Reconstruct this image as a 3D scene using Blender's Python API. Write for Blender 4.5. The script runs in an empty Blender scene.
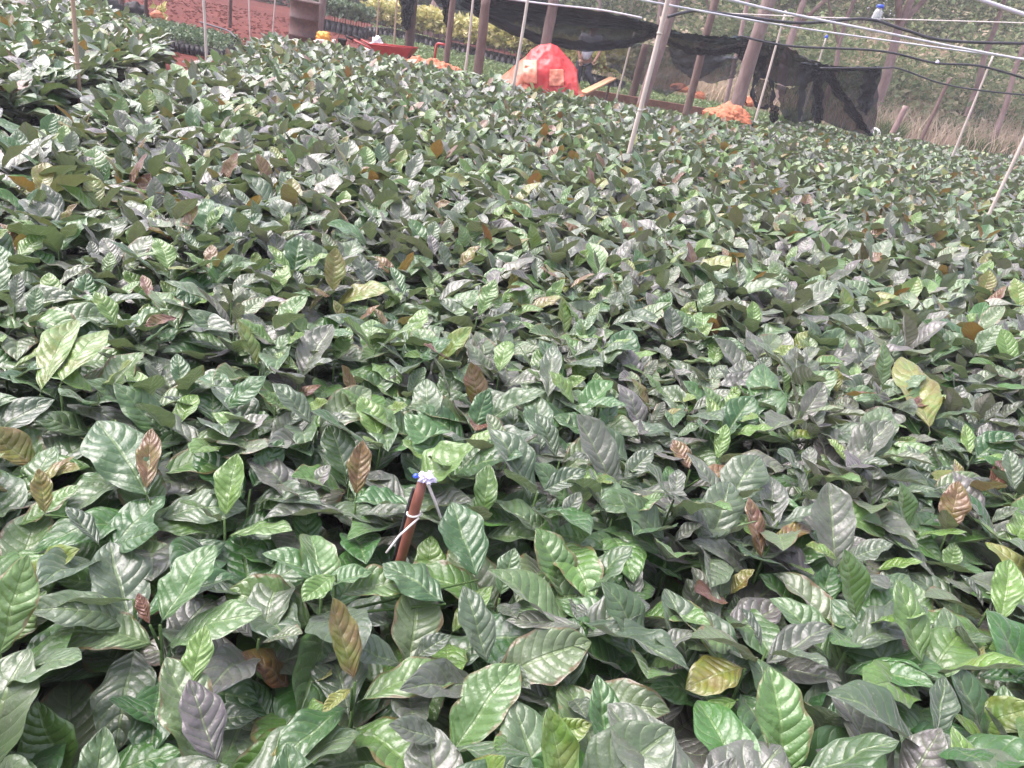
import bpy, bmesh, math, random
import numpy as np
from mathutils import Vector, noise as mnoise

SEED = 11
rng = np.random.default_rng(SEED)
random.seed(SEED)
scene = bpy.context.scene
col = scene.collection
PI = math.pi

# ---------------------------------------------------------------- camera
FPX = 760.0
TH, RO = math.radians(25.4), math.radians(11.3)
Fv = np.array([0, math.cos(TH), -math.sin(TH)])
_R0 = np.array([1., 0, 0])
_U0 = np.array([0, math.sin(TH), math.cos(TH)])
Rv = math.cos(RO) * _R0 + math.sin(RO) * _U0
Uv = math.cos(RO) * _U0 - math.sin(RO) * _R0
CAM = np.array([0, 0, 1.3])


def ray(px, py):
    return Fv * FPX + Rv * (px - 512) + Uv * (384 - py)


def atZ(px, py, z):
    d = ray(px, py)
    return CAM + d * ((z - CAM[2]) / d[2])


def atY(px, py, y):
    d = ray(px, py)
    return CAM + d * (y / d[1])


def project(P):
    q = np.asarray(P, float) - CAM
    dz = q @ Fv
    dz = np.where(np.abs(dz) < 1e-6, 1e-6, dz)
    return 512 + FPX * (q @ Rv) / dz, 384 - FPX * (q @ Uv) / dz, dz


from mathutils import Matrix
cd = bpy.data.cameras.new('camera')
cam = bpy.data.objects.new('camera', cd)
col.objects.link(cam)
M = Matrix(((Rv[0], Uv[0], -Fv[0], CAM[0]), (Rv[1], Uv[1], -Fv[1], CAM[1]), (Rv[2], Uv[2], -Fv[2], CAM[2]), (0, 0, 0, 1)))
cam.matrix_world = M
cd.sensor_fit = 'HORIZONTAL'
cd.sensor_width = 36.0
cd.lens = 36.0 * FPX / 1024.0
cd.clip_start = 0.02
cd.clip_end = 900
scene.camera = cam

# ---------------------------------------------------------------- materials


class NT:
    def __init__(self, name):
        self.m = bpy.data.materials.new(name)
        self.m.use_nodes = True
        self.t = self.m.node_tree
        self.t.nodes.clear()
        self.out = self.t.nodes.new('ShaderNodeOutputMaterial')

    def n(self, typ, **kw):
        nd = self.t.nodes.new(typ)
        for k, v in kw.items():
            setattr(nd, k, v)
        return nd

    def link(self, a, b):
        self.t.links.new(a, b)

    def put(self, sock, v):
        if isinstance(v, bpy.types.NodeSocket):
            self.link(v, sock)
        elif isinstance(v, (tuple, list)) and len(v) == 3 and sock.type == 'RGBA':
            sock.default_value = (*v, 1)
        else:
            sock.default_value = v

    def math(self, op, a, b=0.0, c=0.0, clamp=False):
        nd = self.n('ShaderNodeMath', operation=op, use_clamp=clamp)
        for i, v in enumerate((a, b, c)):
            self.put(nd.inputs[i], v)
        return nd.outputs[0]

    def mix(self, f, a, b, mode='MIX'):
        nd = self.n('ShaderNodeMix', data_type='RGBA', blend_type=mode)
        self.put(nd.inputs[0], f)
        self.put(nd.inputs[6], a)
        self.put(nd.inputs[7], b)
        return nd.outputs[2]

    def smooth(self, x, lo, hi):
        nd = self.n('ShaderNodeMapRange', interpolation_type='SMOOTHSTEP')
        self.put(nd.inputs[0], x)
        nd.inputs[1].default_value = lo
        nd.inputs[2].default_value = hi
        return nd.outputs[0]

    def noise(self, scale, detail=3.0, vec=None, rough=0.5):
        nd = self.n('ShaderNodeTexNoise')
        nd.inputs['Scale'].default_value = scale
        nd.inputs['Detail'].default_value = detail
        nd.inputs['Roughness'].default_value = rough
        if vec is None:
            vec = self.n('ShaderNodeTexCoord').outputs['Object']
        self.link(vec, nd.inputs['Vector'])
        return nd.outputs[0]

    def ramp(self, fac, stops):
        nd = self.n('ShaderNodeValToRGB')
        els = nd.color_ramp.elements
        while len(els) < len(stops):
            els.new(0.5)
        for e, (p, c) in zip(els, stops):
            e.position = p
            e.color = (*c, 1)
        self.put(nd.inputs[0], fac)
        return nd.outputs[0]

    def bump(self, h, strength=0.5, dist=0.01):
        nd = self.n('ShaderNodeBump')
        nd.inputs['Strength'].default_value = strength
        nd.inputs['Distance'].default_value = dist
        self.put(nd.inputs['Height'], h)
        return nd.outputs[0]

    def bsdf(self, color, rough=0.6, spec=0.5, normal=None, **kw):
        nd = self.n('ShaderNodeBsdfPrincipled')
        self.put(nd.inputs['Base Color'], color)
        self.put(nd.inputs['Roughness'], rough)
        self.put(nd.inputs['Specular IOR Level'], spec)
        if normal is not None:
            self.link(normal, nd.inputs['Normal'])
        for k, v in kw.items():
            self.put(nd.inputs[k], v)
        return nd.outputs[0]

    def done(self, shader):
        self.link(shader, self.out.inputs[0])
        return self.m


def rough_mat(name, c1, c2, scale=6.0, rough=0.8, spec=0.3, bump=0.4, bscale=None, stretch=None, dist=0.01):
    t = NT(name)
    vec = t.n('ShaderNodeTexCoord').outputs['Object']
    if stretch:
        mp = t.n('ShaderNodeMapping')
        mp.inputs['Scale'].default_value = stretch
        t.link(vec, mp.inputs[0])
        vec = mp.outputs[0]
    a = t.noise(scale, 5, vec, 0.6)
    b = t.noise(bscale or scale * 4, 4, vec, 0.65)
    f = t.smooth(t.math('ADD', t.math('MULTIPLY', a, .6), t.math('MULTIPLY', b, .4)), .35, .65)
    return t.done(t.bsdf(t.mix(f, c1, c2), rough, spec, t.bump(b, bump, dist)))


def leaf_material():
    t = NT('seedling_leaf')
    at = t.n('ShaderNodeAttribute', attribute_name='leafcol')
    sep = t.n('ShaderNodeSeparateColor')
    t.link(at.outputs['Color'], sep.inputs[0])
    rnd, age, tint = sep.outputs
    uv = t.n('ShaderNodeAttribute', attribute_name='luv')
    sx = t.n('ShaderNodeSeparateXYZ')
    t.link(uv.outputs['Vector'], sx.inputs[0])
    u = t.math('ABSOLUTE', sx.outputs[0])
    v = sx.outputs[1]
    s = t.math('SUBTRACT', t.math('MULTIPLY', v, t.math('ADD', 7.2, t.math('MULTIPLY', rnd, 2.6))), t.math('MULTIPLY', u, t.math('ADD', 1.0, t.math('MULTIPLY', u, .75))))
    sn = t.math('ABSOLUTE', t.math('SINE', t.math('MULTIPLY', s, PI)))
    vein = t.smooth(sn, .42, .0)
    vein = t.math('SUBTRACT', 1.0, t.smooth(sn, .03, .34))
    mid = t.math('SUBTRACT', 1.0, t.smooth(u, .03, .085))
    edge = t.math('SUBTRACT', 1.0, t.smooth(u, .8, 1.0))
    veins = t.math('MAXIMUM', t.math('MULTIPLY', t.math('MULTIPLY', vein, .55), edge), mid)
    geo = t.n('ShaderNodeNewGeometry')
    pos = geo.outputs['Position']
    blot = t.noise(38, 3, pos)
    cloud = t.noise(5.0, 2, pos)
    mature = t.ramp(rnd, [(0, (.012, .056, .01)), (.35, (.022, .092, .015)), (.7, (.046, .14, .021)), (1, (.092, .195, .032))])
    oi = t.n('ShaderNodeObjectInfo')
    mature = t.mix(t.math('MULTIPLY', t.smooth(cloud, .42, .68), .35), mature, (.075, .13, .05))
    tinge_sheen = t.math('MULTIPLY', tint, t.math('ADD', .45, t.math('MULTIPLY', blot, .6)), clamp=True)  # purplish leaf tinge, strengthened to paint in the lavender sky sheen
    mature = t.mix(tinge_sheen, mature, (.135, .104, .118))
    ageb = t.math('ADD', age, t.math('MULTIPLY', t.math('SUBTRACT', t.noise(26, 3, pos), .52), t.math('MULTIPLY', age, 1.1)))
    young = t.ramp(ageb, [(0, (.05, .13, .025)), (.35, (.1, .19, .03)), (.55, (.15, .165, .028)), (.75, (.13, .085, .022)), (1, (.11, .042, .022))])
    colr = t.mix(t.smooth(age, .05, .3), mature, young)
    light = t.mix(t.smooth(age, .5, .8), (.2, .3, .1), (.28, .2, .1))
    colr = t.mix(t.math('MULTIPLY', veins, .34), colr, light)
    under = t.mix(t.smooth(age, .45, .8), t.mix(t.math('MULTIPLY', tint, .7), (.1, .145, .085), (.17, .135, .125)), (.3, .11, .035))
    full = t.mix(geo.outputs['Backfacing'], colr, under)
    rou = t.math('ADD', t.math('ADD', .2, t.math('MULTIPLY', blot, .26)), t.math('MULTIPLY', geo.outputs['Backfacing'], .25))
    hgt = t.math('SUBTRACT', t.math('MULTIPLY', t.math('POWER', sn, .6), edge), t.math('MULTIPLY', mid, .8))
    hgt = t.math('ADD', t.math('MULTIPLY', hgt, .8), t.math('ADD', t.math('MULTIPLY', t.noise(230, 2, pos), .25), t.math('MULTIPLY', t.noise(75, 2, pos), 1.1)))
    nrm = t.bump(hgt, .6, .0038)
    spots = t.smooth(t.noise(120, 2, pos), .68, .74)
    full = t.mix(t.math('MULTIPLY', spots, .35), full, (.3, .3, .2))
    burn = t.math('MULTIPLY', t.smooth(t.math('ADD', u, t.math('MULTIPLY', t.noise(55, 2, pos), .7)), 1.2, 1.32), t.smooth(rnd, .8, .86))
    full = t.mix(t.math('MULTIPLY', burn, .7), full, (.13, .07, .03))
    p = t.bsdf(full, rou, .62, nrm, **{'Sheen Weight': .27, 'Sheen Roughness': .36, 'Sheen Tint': (.95, .84, 1, 1), 'Coat Weight': .2, 'Coat Roughness': .3, 'Coat IOR': 1.5})
    tr = t.n('ShaderNodeBsdfTranslucent')
    t.link(t.mix(.5, full, (.22, .34, .05)), tr.inputs['Color'])
    mx = t.n('ShaderNodeMixShader')
    mx.inputs[0].default_value = .16
    t.link(p, mx.inputs[1])
    t.link(tr.outputs[0], mx.inputs[2])
    return t.done(mx.outputs[0])


def foliage_mat(name, stops, rough=.5, trans=.25, scale=2.5):
    t = NT(name)
    at = t.n('ShaderNodeAttribute', attribute_name='leafcol')
    sep = t.n('ShaderNodeSeparateColor')
    t.link(at.outputs['Color'], sep.inputs[0])
    c = t.ramp(sep.outputs[0], stops)
    p = t.bsdf(c, rough, .35)
    tr = t.n('ShaderNodeBsdfTranslucent')
    t.link(c, tr.inputs['Color'])
    mx = t.n('ShaderNodeMixShader')
    mx.inputs[0].default_value = trans
    t.link(p, mx.inputs[1])
    t.link(tr.outputs[0], mx.inputs[2])
    return t.done(mx.outputs[0])


def net_mat(name, c1, c2, opacity=.8):
    t = NT(name)
    vec = t.n('ShaderNodeTexCoord').outputs['Object']
    a = t.noise(2.2, 4, vec)
    w = t.n('ShaderNodeTexWave')
    w.inputs['Scale'].default_value = 14
    w.inputs['Distortion'].default_value = 2.5
    t.link(vec, w.inputs['Vector'])
    colr = t.mix(t.smooth(a, .35, .65), c1, c2)
    p = t.bsdf(colr, .75, .25, t.bump(w.outputs[1], .15, .01))
    tr = t.n('ShaderNodeBsdfTransparent')
    mx = t.n('ShaderNodeMixShader')
    fac = t.math('ADD', opacity - .1, t.math('MULTIPLY', t.math('MULTIPLY', w.outputs[1], a), .35), clamp=True)
    t.link(fac, mx.inputs[0])
    t.link(tr.outputs[0], mx.inputs[1])
    t.link(p, mx.inputs[2])
    return t.done(mx.outputs[0])


def film_mat(name, c1, c2, alpha=.7, rough=.25):
    t = NT(name)
    a = t.noise(5, 4)
    b = t.noise(16, 4)
    p = t.bsdf(t.mix(t.smooth(a, .4, .65), c1, c2), rough, .5, t.bump(b, .5, .02))
    tl = t.n('ShaderNodeBsdfTranslucent')
    t.put(tl.inputs['Color'], c1)
    m1 = t.n('ShaderNodeMixShader')
    m1.inputs[0].default_value = .35
    t.link(p, m1.inputs[1])
    t.link(tl.outputs[0], m1.inputs[2])
    tr = t.n('ShaderNodeBsdfTransparent')
    t.put(tr.inputs['Color'], (1, .8, .75))
    mx = t.n('ShaderNodeMixShader')
    mx.inputs[0].default_value = alpha
    t.link(tr.outputs[0], mx.inputs[1])
    t.link(m1.outputs[0], mx.inputs[2])
    return t.done(mx.outputs[0])


MAT = {}
MAT['leaf'] = leaf_material()
MAT['stem'] = rough_mat('green_stem', (.04, .09, .02), (.08, .13, .04), 40)
MAT['bag'] = rough_mat('black_polythene', (.012, .012, .013), (.03, .026, .026), 30, .38, .5, .5)
MAT['bamboo'] = rough_mat('pale_bamboo', (.42, .36, .3), (.6, .53, .46), 5, .55, .4, .3, 30, (1, 1, .15))
MAT['tan_bamboo'] = rough_mat('tan_bamboo', (.3, .2, .13), (.46, .34, .24), 5, .55, .4, .3, 30, (1, 1, .15))
MAT['log'] = rough_mat('weathered_log', (.16, .115, .1), (.29, .23, .205), 4, .9, .2, .9, 22, (1, 1, .22), .02)
MAT['red_log'] = rough_mat('reddish_log', (.12, .08, .066), (.22, .16, .135), 4, .9, .2, .9, 22, (1, 1, .22), .02)
MAT['dark_log'] = rough_mat('dark_log', (.06, .04, .034), (.13, .09, .075), 4, .9, .2, .9, 22, (1, 1, .22), .02)
MAT['soil'] = None
MAT['pipe'] = rough_mat('white_pipe', (.5, .5, .52), (.66, .66, .67), 3, .4, .5, .1)
MAT['hose'] = rough_mat('black_hose', (.015, .016, .02), (.04, .04, .046), 8, .45, .5, .1)
MAT['cord'] = rough_mat('pale_cord', (.55, .5, .45), (.7, .66, .6), 40, .8, .2, .3)
MAT['net'] = net_mat('shade_net_weave', (.009, .013, .019), (.02, .028, .038), .92)
MAT['netthin'] = net_mat('thin_shade_net', (.016, .022, .029), (.03, .037, .047), .82)
MAT['netteal'] = net_mat('teal_net_edge', (.016, .034, .035), (.026, .05, .048), .95)
MAT['orange'] = rough_mat('orange_sacking', (.4, .125, .055), (.5, .19, .09), 9, .6, .35, .6, 30, None, .02)
MAT['pinkfilm'] = film_mat('pink_film', (.72, .085, .085), (.76, .2, .18), .62, .2)
MAT['orangefilm'] = film_mat('orange_film', (.62, .19, .1), (.68, .27, .16), .85, .4)
MAT['crate'] = rough_mat('orange_crate', (.62, .2, .11), (.7, .3, .19), 6, .5, .4, .2)
MAT['redpaint'] = rough_mat('red_paint', (.36, .026, .022), (.45, .05, .04), 6, .42, .5, .2)
MAT['rust'] = rough_mat('rusty_steel', (.055, .033, .028), (.12, .06, .045), 5, .6, .5, .3)
MAT['rubber'] = rough_mat('black_rubber', (.012, .012, .012), (.03, .03, .03), 20, .7, .3, .2)
MAT['grip'] = MAT['rubber']
MAT['stake'] = rough_mat('red_brown_stake', (.13, .045, .03), (.26, .1, .065), 14, .5, .5, .6, 60, (1, 1, .2), .004)
MAT['ribbon'] = rough_mat('lilac_ribbon', (.55, .5, .72), (.75, .72, .82), 60, .45, .5, .3)
MAT['blueplastic'] = rough_mat('blue_plastic', (.03, .07, .5), (.05, .12, .6), 30, .4, .5, .1)
MAT['whiteplastic'] = rough_mat('white_plastic', (.62, .6, .58), (.75, .73, .71), 9, .5, .5, .5, 25, None, .02)
MAT['palepink'] = rough_mat('pale_pink_plastic', (.6, .36, .29), (.7, .5, .43), 9, .5, .4, .6, 25, None, .02)
MAT['yelloworange'] = rough_mat('amber_plastic', (.72, .3, .03), (.8, .42, .07), 9, .5, .4, .5, 25, None, .02)
MAT['plank'] = rough_mat('sawn_plank', (.5, .27, .14), (.6, .36, .21), 6, .7, .3, .4, 30, (.2, 1, 1))
MAT['shirt'] = rough_mat('grey_shirt', (.42, .42, .46), (.56, .56, .6), 10, .85, .2, .5)
MAT['trousers'] = rough_mat('dark_trousers', (.03, .032, .042), (.06, .062, .075), 10, .85, .2, .5)
MAT['skin'] = rough_mat('brown_skin', (.23, .12, .075), (.28, .15, .1), 12, .5, .4, .1)
MAT['hat'] = rough_mat('white_hat_cloth', (.6, .6, .62), (.72, .72, .73), 10, .8, .2, .3)
MAT['hair'] = rough_mat('black_hair', (.012, .01, .01), (.02, .018, .016), 30, .6, .4, .3)
MAT['timber'] = rough_mat('old_edging_board', (.16, .08, .055), (.26, .14, .1), 5, .85, .2, .6)
MAT['bark'] = rough_mat('pinkish_bark', (.2, .14, .12), (.36, .27, .24), 3, .9, .2, .9, 18, (1, 1, .3), .03)
MAT['crown'] = foliage_mat('tree_crown', [(0, (.07, .12, .045)), (.5, (.14, .21, .08)), (.85, (.23, .28, .13)), (1, (.33, .32, .19))])
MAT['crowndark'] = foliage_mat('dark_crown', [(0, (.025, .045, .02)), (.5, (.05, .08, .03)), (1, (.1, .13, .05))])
MAT['drygrass'] = foliage_mat('dry_grass', [(0, (.38, .29, .19)), (.4, (.52, .42, .29)), (.75, (.62, .52, .38)), (1, (.3, .34, .16))], .8, .3)
MAT['greengrass'] = foliage_mat('green_grass', [(0, (.04, .09, .02)), (.6, (.09, .17, .04)), (1, (.2, .25, .09))], .6, .3)
MAT['under'] = foliage_mat('undergrowth', [(0, (.08, .13, .05)), (.45, (.19, .26, .11)), (.75, (.33, .34, .18)), (1, (.54, .45, .32))], .6, .4)
MAT['lowleaf'] = foliage_mat('low_seedling_leaf', [(0, (.1, .16, .06)), (.5, (.17, .25, .09)), (1, (.28, .35, .17))], .4, .2)
MAT['yellowleaf'] = foliage_mat('yellow_seedling_leaf', [(0, (.2, .23, .07)), (.35, (.45, .44, .15)), (.7, (.6, .55, .22)), (1, (.72, .66, .38))], .4, .25)
MAT['greenleaf'] = foliage_mat('green_seedling_leaf', [(0, (.05, .09, .045)), (.5, (.1, .16, .075)), (1, (.2, .26, .14))], .4, .25)


def soil_material():
    t = NT('red_soil')
    pos = t.n('ShaderNodeNewGeometry').outputs['Position']
    a = t.noise(.35, 4, pos)
    b = t.noise(5, 6, pos, .65)
    c = t.noise(40, 4, pos, .7)
    base = t.mix(t.smooth(a, .35, .65), (.1, .021, .013), (.14, .036, .024))
    base = t.mix(t.smooth(b, .42, .7), base, (.06, .014, .01))
    base = t.mix(t.math('MULTIPLY', t.smooth(c, .58, .68), .75), base, (.2, .09, .06))
    h = t.math('ADD', b, t.math('MULTIPLY', c, .3))
    return t.done(t.bsdf(base, .92, .2, t.bump(h, .7, .06)))


MAT['soil'] = soil_material()
MAT['clear'] = None
_t = NT('clear_bottle')
MAT['clear'] = _t.done(_t.bsdf((.85, .9, .92), .12, .5, None, **{'Transmission Weight': .75, 'IOR': 1.3}))

# ---------------------------------------------------------------- object helpers


def tag(o, label=None, cat=None, group=None, kind=None):
    if label:
        o['label'] = label
    if cat:
        o['category'] = cat
    if group:
        o['group'] = group
    if kind:
        o['kind'] = kind
    return o


def link(name, me, parent=None):
    o = bpy.data.objects.new(name, me)
    col.objects.link(o)
    if parent is not None:
        o.parent = parent
    return o


def empty(name, loc, rz=0.0):
    o = bpy.data.objects.new(name, None)
    col.objects.link(o)
    o.location = loc
    o.rotation_euler = (0, 0, rz)
    o.empty_display_size = .05
    return o


def mesh_np(name, V, Fq, mat, attrs=None, smooth=True):
    """quads only, numpy in"""
    me = bpy.data.meshes.new(name)
    V = np.asarray(V, np.float32).reshape(-1, 3)
    Fq = np.asarray(Fq, np.int32).reshape(-1, 4)
    me.vertices.add(len(V))
    me.vertices.foreach_set('co', V.ravel())
    me.loops.add(Fq.size)
    me.loops.foreach_set('vertex_index', Fq.ravel())
    me.polygons.add(len(Fq))
    me.polygons.foreach_set('loop_start', np.arange(0, Fq.size, 4, dtype=np.int32))
    me.polygons.foreach_set('use_smooth', np.full(len(Fq), smooth))
    for k, (typ, arr) in (attrs or {}).items():
        a = me.attributes.new(k, typ, 'POINT')
        a.data.foreach_set('color' if typ == 'FLOAT_COLOR' else 'vector', np.asarray(arr, np.float32).ravel())
    me.update(calc_edges=True)
    me.materials.append(mat)
    return me


class MB:
    """collects shapes; build() links them as ONE mesh object"""

    def __init__(self):
        self.v, self.f = [], []

    def add(self, verts, faces):
        o = len(self.v)
        self.v += [tuple(map(float, p)) for p in verts]
        self.f += [tuple(i + o for i in q) for q in faces]
        return self

    def tube(self, pts, rad, n=10, cap=True):
        pts = [np.asarray(p, float) for p in pts]
        if np.isscalar(rad):
            rad = [rad] * len(pts)
        V, F = [], []
        ref = None
        for i, p in enumerate(pts):
            d = pts[min(i + 1, len(pts) - 1)] - pts[max(i - 1, 0)]
            d = d / (np.linalg.norm(d) + 1e-9)
            if ref is None:
                ref = np.cross(d, [0, 0, 1.]) if abs(d[2]) < .9 else np.cross(d, [0, 1., 0])
            a = ref - d * (ref @ d)
            a /= np.linalg.norm(a) + 1e-9
            b = np.cross(d, a)
            ref = a
            for k in range(n):
                w = 2 * PI * k / n
                V.append(p + rad[i] * (math.cos(w) * a + math.sin(w) * b))
        for i in range(len(pts) - 1):
            for k in range(n):
                F.append((i * n + k, i * n + (k + 1) % n, (i + 1) * n + (k + 1) % n, (i + 1) * n + k))
        if cap:
            F.append(tuple(reversed(range(n))))
            F.append(tuple((len(pts) - 1) * n + k for k in range(n)))
        return self.add(V, F)

    def lathe(self, prof, n=24, c=(0, 0, 0)):
        V, F = [], []
        for r, z in prof:
            for k in range(n):
                V.append((c[0] + r * math.cos(2 * PI * k / n), c[1] + r * math.sin(2 * PI * k / n), c[2] + z))
        for i in range(len(prof) - 1):
            for k in range(n):
                F.append((i * n + k, i * n + (k + 1) % n, (i + 1) * n + (k + 1) % n, (i + 1) * n + k))
        return self.add(V, F)

    def box(self, c, s, rz=0, rx=0, ry=0):
        from mathutils import Euler
        R = Euler((rx, ry, rz)).to_matrix()
        V = [Vector(c) + R @ Vector((x * s[0] / 2, y * s[1] / 2, z * s[2] / 2)) for z in (-1, 1) for y in (-1, 1) for x in (-1, 1)]
        return self.add(V, [(0, 2, 3, 1), (4, 5, 7, 6), (0, 1, 5, 4), (2, 6, 7, 3), (0, 4, 6, 2), (1, 3, 7, 5)])

    def grid(self, P):
        """P[i][j] points"""
        P = np.asarray(P, float)
        a, b = P.shape[:2]
        F = [(i * b + j, i * b + j + 1, (i + 1) * b + j + 1, (i + 1) * b + j) for i in range(a - 1) for j in range(b - 1)]
        return self.add(P.reshape(-1, 3), F)

    def build(self, name, mat, parent=None, smooth=True, bevel=0, solid=0, subsurf=0):
        me = bpy.data.meshes.new(name)
        me.from_pydata(self.v, [], self.f)
        me.update()
        if smooth:
            me.polygons.foreach_set('use_smooth', [True] * len(me.polygons))
        me.materials.append(mat) if mat else None
        o = link(name, me, parent)
        if solid:
            m = o.modifiers.new('thick', 'SOLIDIFY')
            m.thickness = solid
        if bevel:
            m = o.modifiers.new('bevel', 'BEVEL')
            m.width = bevel
            m.segments = 2
        if subsurf:
            m = o.modifiers.new('sub', 'SUBSURF')
            m.levels = m.render_levels = subsurf
        return o


def crumple(name, c, size, mat, parent=None, seed=0, amp=.3, freq=3.0, flat=.0, sub=4):
    bm = bmesh.new()
    bmesh.ops.create_icosphere(bm, subdivisions=sub, radius=1)
    off = Vector((seed * 7.3, seed * 3.1, seed * 5.7))
    for v in bm.verts:
        n = v.co.normalized()
        k = 1 - amp * .35 * (1 - 2.2 * abs(mnoise.noise(n * freq * 1.9 + off))) + amp * mnoise.noise(n * freq * .5 + off) + amp * .6 * abs(mnoise.noise(n * freq + off)) + amp * .3 * mnoise.noise(n * freq * 2.7 + off)
        p = n * k
        if p.z < -flat:
            p.z = -flat + (p.z + flat) * .15
        v.co = Vector((p.x * size[0], p.y * size[1], (p.z + flat) * size[2]))
    me = bpy.data.meshes.new(name)
    bm.to_mesh(me)
    bm.free()
    me.polygons.foreach_set('use_smooth', [True] * len(me.polygons))
    me.materials.append(mat)
    o = link(name, me, parent)
    o.location = c
    return o


# ---------------------------------------------------------------- leaves in numpy


def leaf_arrays(base, az, el, bend, roll, L, W, nu, nv, rnd, age, tint, ridge=.0028, ruffle=None):
    """N leaves -> verts (N,nv,nu,3), faces, leafcol, luv"""
    N = len(L)
    v = np.linspace(0, 1, nv)
    u = np.linspace(-1, 1, nu)
    th = el[:, None] - bend[:, None] * (v[None, :] ** 1.2)
    dv = 1.0 / (nv - 1)
    ct, st = np.cos(th), np.sin(th)
    cy = np.concatenate([np.zeros((N, 1)), np.cumsum((ct[:, 1:] + ct[:, :-1]) / 2, 1) * dv], 1) * L[:, None]
    cz = np.concatenate([np.zeros((N, 1)), np.cumsum((st[:, 1:] + st[:, :-1]) / 2, 1) * dv], 1) * L[:, None]
    vb = np.clip((v - .06) / .94, 0, 1)
    prof = np.sin(PI * vb ** 1.08) ** (.62 + .22 * v)
    prof = np.maximum(prof, .02) * np.where(v < .06, .9, 1)
    w = W[:, None] * prof[None, :]
    U = u[None, None, :]
    Vv = v[None, :, None]
    aU = np.abs(U)
    ph = rng.uniform(0, 6.28, (N, 1, 1))
    ruf = (rng.uniform(.3, 1.0, (N, 1, 1)) if ruffle is None else ruffle)
    fold = rng.uniform(.06, .5, (N, 1, 1))
    nvn = (7.2 + 2.6 * rnd)[:, None, None]
    s = Vv * nvn - aU * (1.0 + .75 * aU)
    h = fold * aU ** 1.3 * w[:, :, None]
    h = h + ruf * .09 * w[:, :, None] * aU ** 2 * np.sin(2 * PI * (Vv * 3.2) + ph + np.sign(U) * 1.1)
    h = h + ridge * rng.uniform(.6, 1.7, (N, 1, 1)) * (np.abs(np.sin(PI * s)) ** .7) * (1 - aU ** 4) * np.minimum(1, aU * 5) * (L[:, None, None] / .14) * np.sin(PI * Vv) ** .5
    p2 = rng.uniform(0, 6.28, (N, 1, 1))
    h = h + L[:, None, None] * .022 * np.sin(Vv * 7 + p2 + U * 2.2) * np.sin(PI * Vv) + L[:, None, None] * .012 * np.sin(Vv * 15 + p2 * 2 - U * 3.0) * np.sin(PI * Vv)
    lat = U * w[:, :, None] * (1 - .25 * fold * aU) * (1 + .07 * np.sin(Vv * 11 + p2 * 3 + np.sign(U) * 2) + .05 * np.sin(Vv * 23 + p2 * 5 + np.sign(U)))
    lat = lat + (L[:, None, None] * rng.normal(0, .05, (N, 1, 1))) * Vv ** 2
    # roll frame
    tw = roll[:, None] * np.ones(nv)[None, :]
    cr, sr = np.cos(tw)[:, :, None], np.sin(tw)[:, :, None]
    X = lat * cr - h * sr
    Nn = lat * sr + h * cr
    Yl = cy[:, :, None] - Nn * st[:, :, None]
    Zl = cz[:, :, None] + Nn * ct[:, :, None]
    ca, sa = np.cos(az)[:, None, None], np.sin(az)[:, None, None]
    # az: direction of the leaf axis in the ground plane
    PX = ca * Yl + sa * X
    PY = sa * Yl - ca * X
    P = np.stack([PX, PY, Zl], -1) + base[:, None, None, :]
    idx = np.arange(N * nv * nu).reshape(N, nv, nu)
    F = np.stack([idx[:, :-1, :-1], idx[:, :-1, 1:], idx[:, 1:, 1:], idx[:, 1:, :-1]], -1).reshape(-1, 4)
    c = np.stack([rnd, age, tint, np.ones(N)], -1)[:, None, None, :] * np.ones((1, nv, nu, 1))
    luv = np.stack([np.broadcast_to(U, (N, nv, nu)), np.broadcast_to(Vv, (N, nv, nu)), np.zeros((N, nv, nu))], -1)
    return P.reshape(-1, 3), F, c.reshape(-1, 4), luv.reshape(-1, 3)


def plant_leaf_params(base, h, phi, kind, pairs=5):
    """arrays of leaf parameters for many plants at once; base (N,3), kind 0 plain 1 bronze 2 lime 3 dusky"""
    N = len(h)
    out = []
    for k in range(pairs):
        for side in (0, 1):
            az = phi + k * PI / 2 + side * PI + rng.normal(0, .28, N)
            if k == 0:
                L = rng.uniform(.075, .145, N)
                el = rng.uniform(.45, 1.25, N)
                bend = rng.uniform(-.1, .5, N)
                age = np.where(kind == 1, rng.uniform(.5, 1.0, N), np.where(kind == 2, rng.uniform(.2, .45, N), rng.uniform(.05, .45, N) * (rng.random(N) < .35)))
                wr = rng.uniform(.2, .27, N)
            elif k == 1:
                L = rng.uniform(.14, .195, N)
                el = rng.uniform(.35, .95, N)
                bend = rng.uniform(.2, 1.0, N)
                age = np.where(kind == 2, rng.uniform(.08, .27, N), np.where((kind == 1) & (rng.random(N) < .25), .55, rng.uniform(0, .14, N)))
                wr = rng.uniform(.22, .285, N)
            else:
                L = rng.uniform(.15, .21, N) * (1 - .06 * (k - 2))
                el = rng.uniform(.2, .8, N) - .2 * (k - 2)
                bend = rng.uniform(.3, 1.1, N)
                age = rng.uniform(0, .06, N)
                wr = rng.uniform(.23, .3, N)
            z = h - (0.0, .035, .08, .13, .18)[k]
            b = base.copy()
            b[:, 2] = base[:, 2] + np.maximum(z, .1)
            b[:, 0] += .008 * np.cos(az)
            b[:, 1] += .008 * np.sin(az)
            tint = np.where(kind == 3, rng.uniform(.45, 1.0, N), rng.uniform(0, .75, N) ** 1.3)
            out.append((b, az, el, bend, rng.normal(0, .22, N), L, L * wr, rng.random(N), age, tint, np.full(N, k)))
    return [np.concatenate([o[i] for o in out]) for i in range(11)]


def leaves_mesh(name, prm, nu, nv, ridge=.0028):
    P, F, c, luv = leaf_arrays(*prm[:7], nu, nv, *prm[7:10], ridge=ridge)
    return mesh_np(name, P, F, MAT['leaf'], {'leafcol': ('FLOAT_COLOR', c), 'luv': ('FLOAT_VECTOR', luv)})


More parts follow.
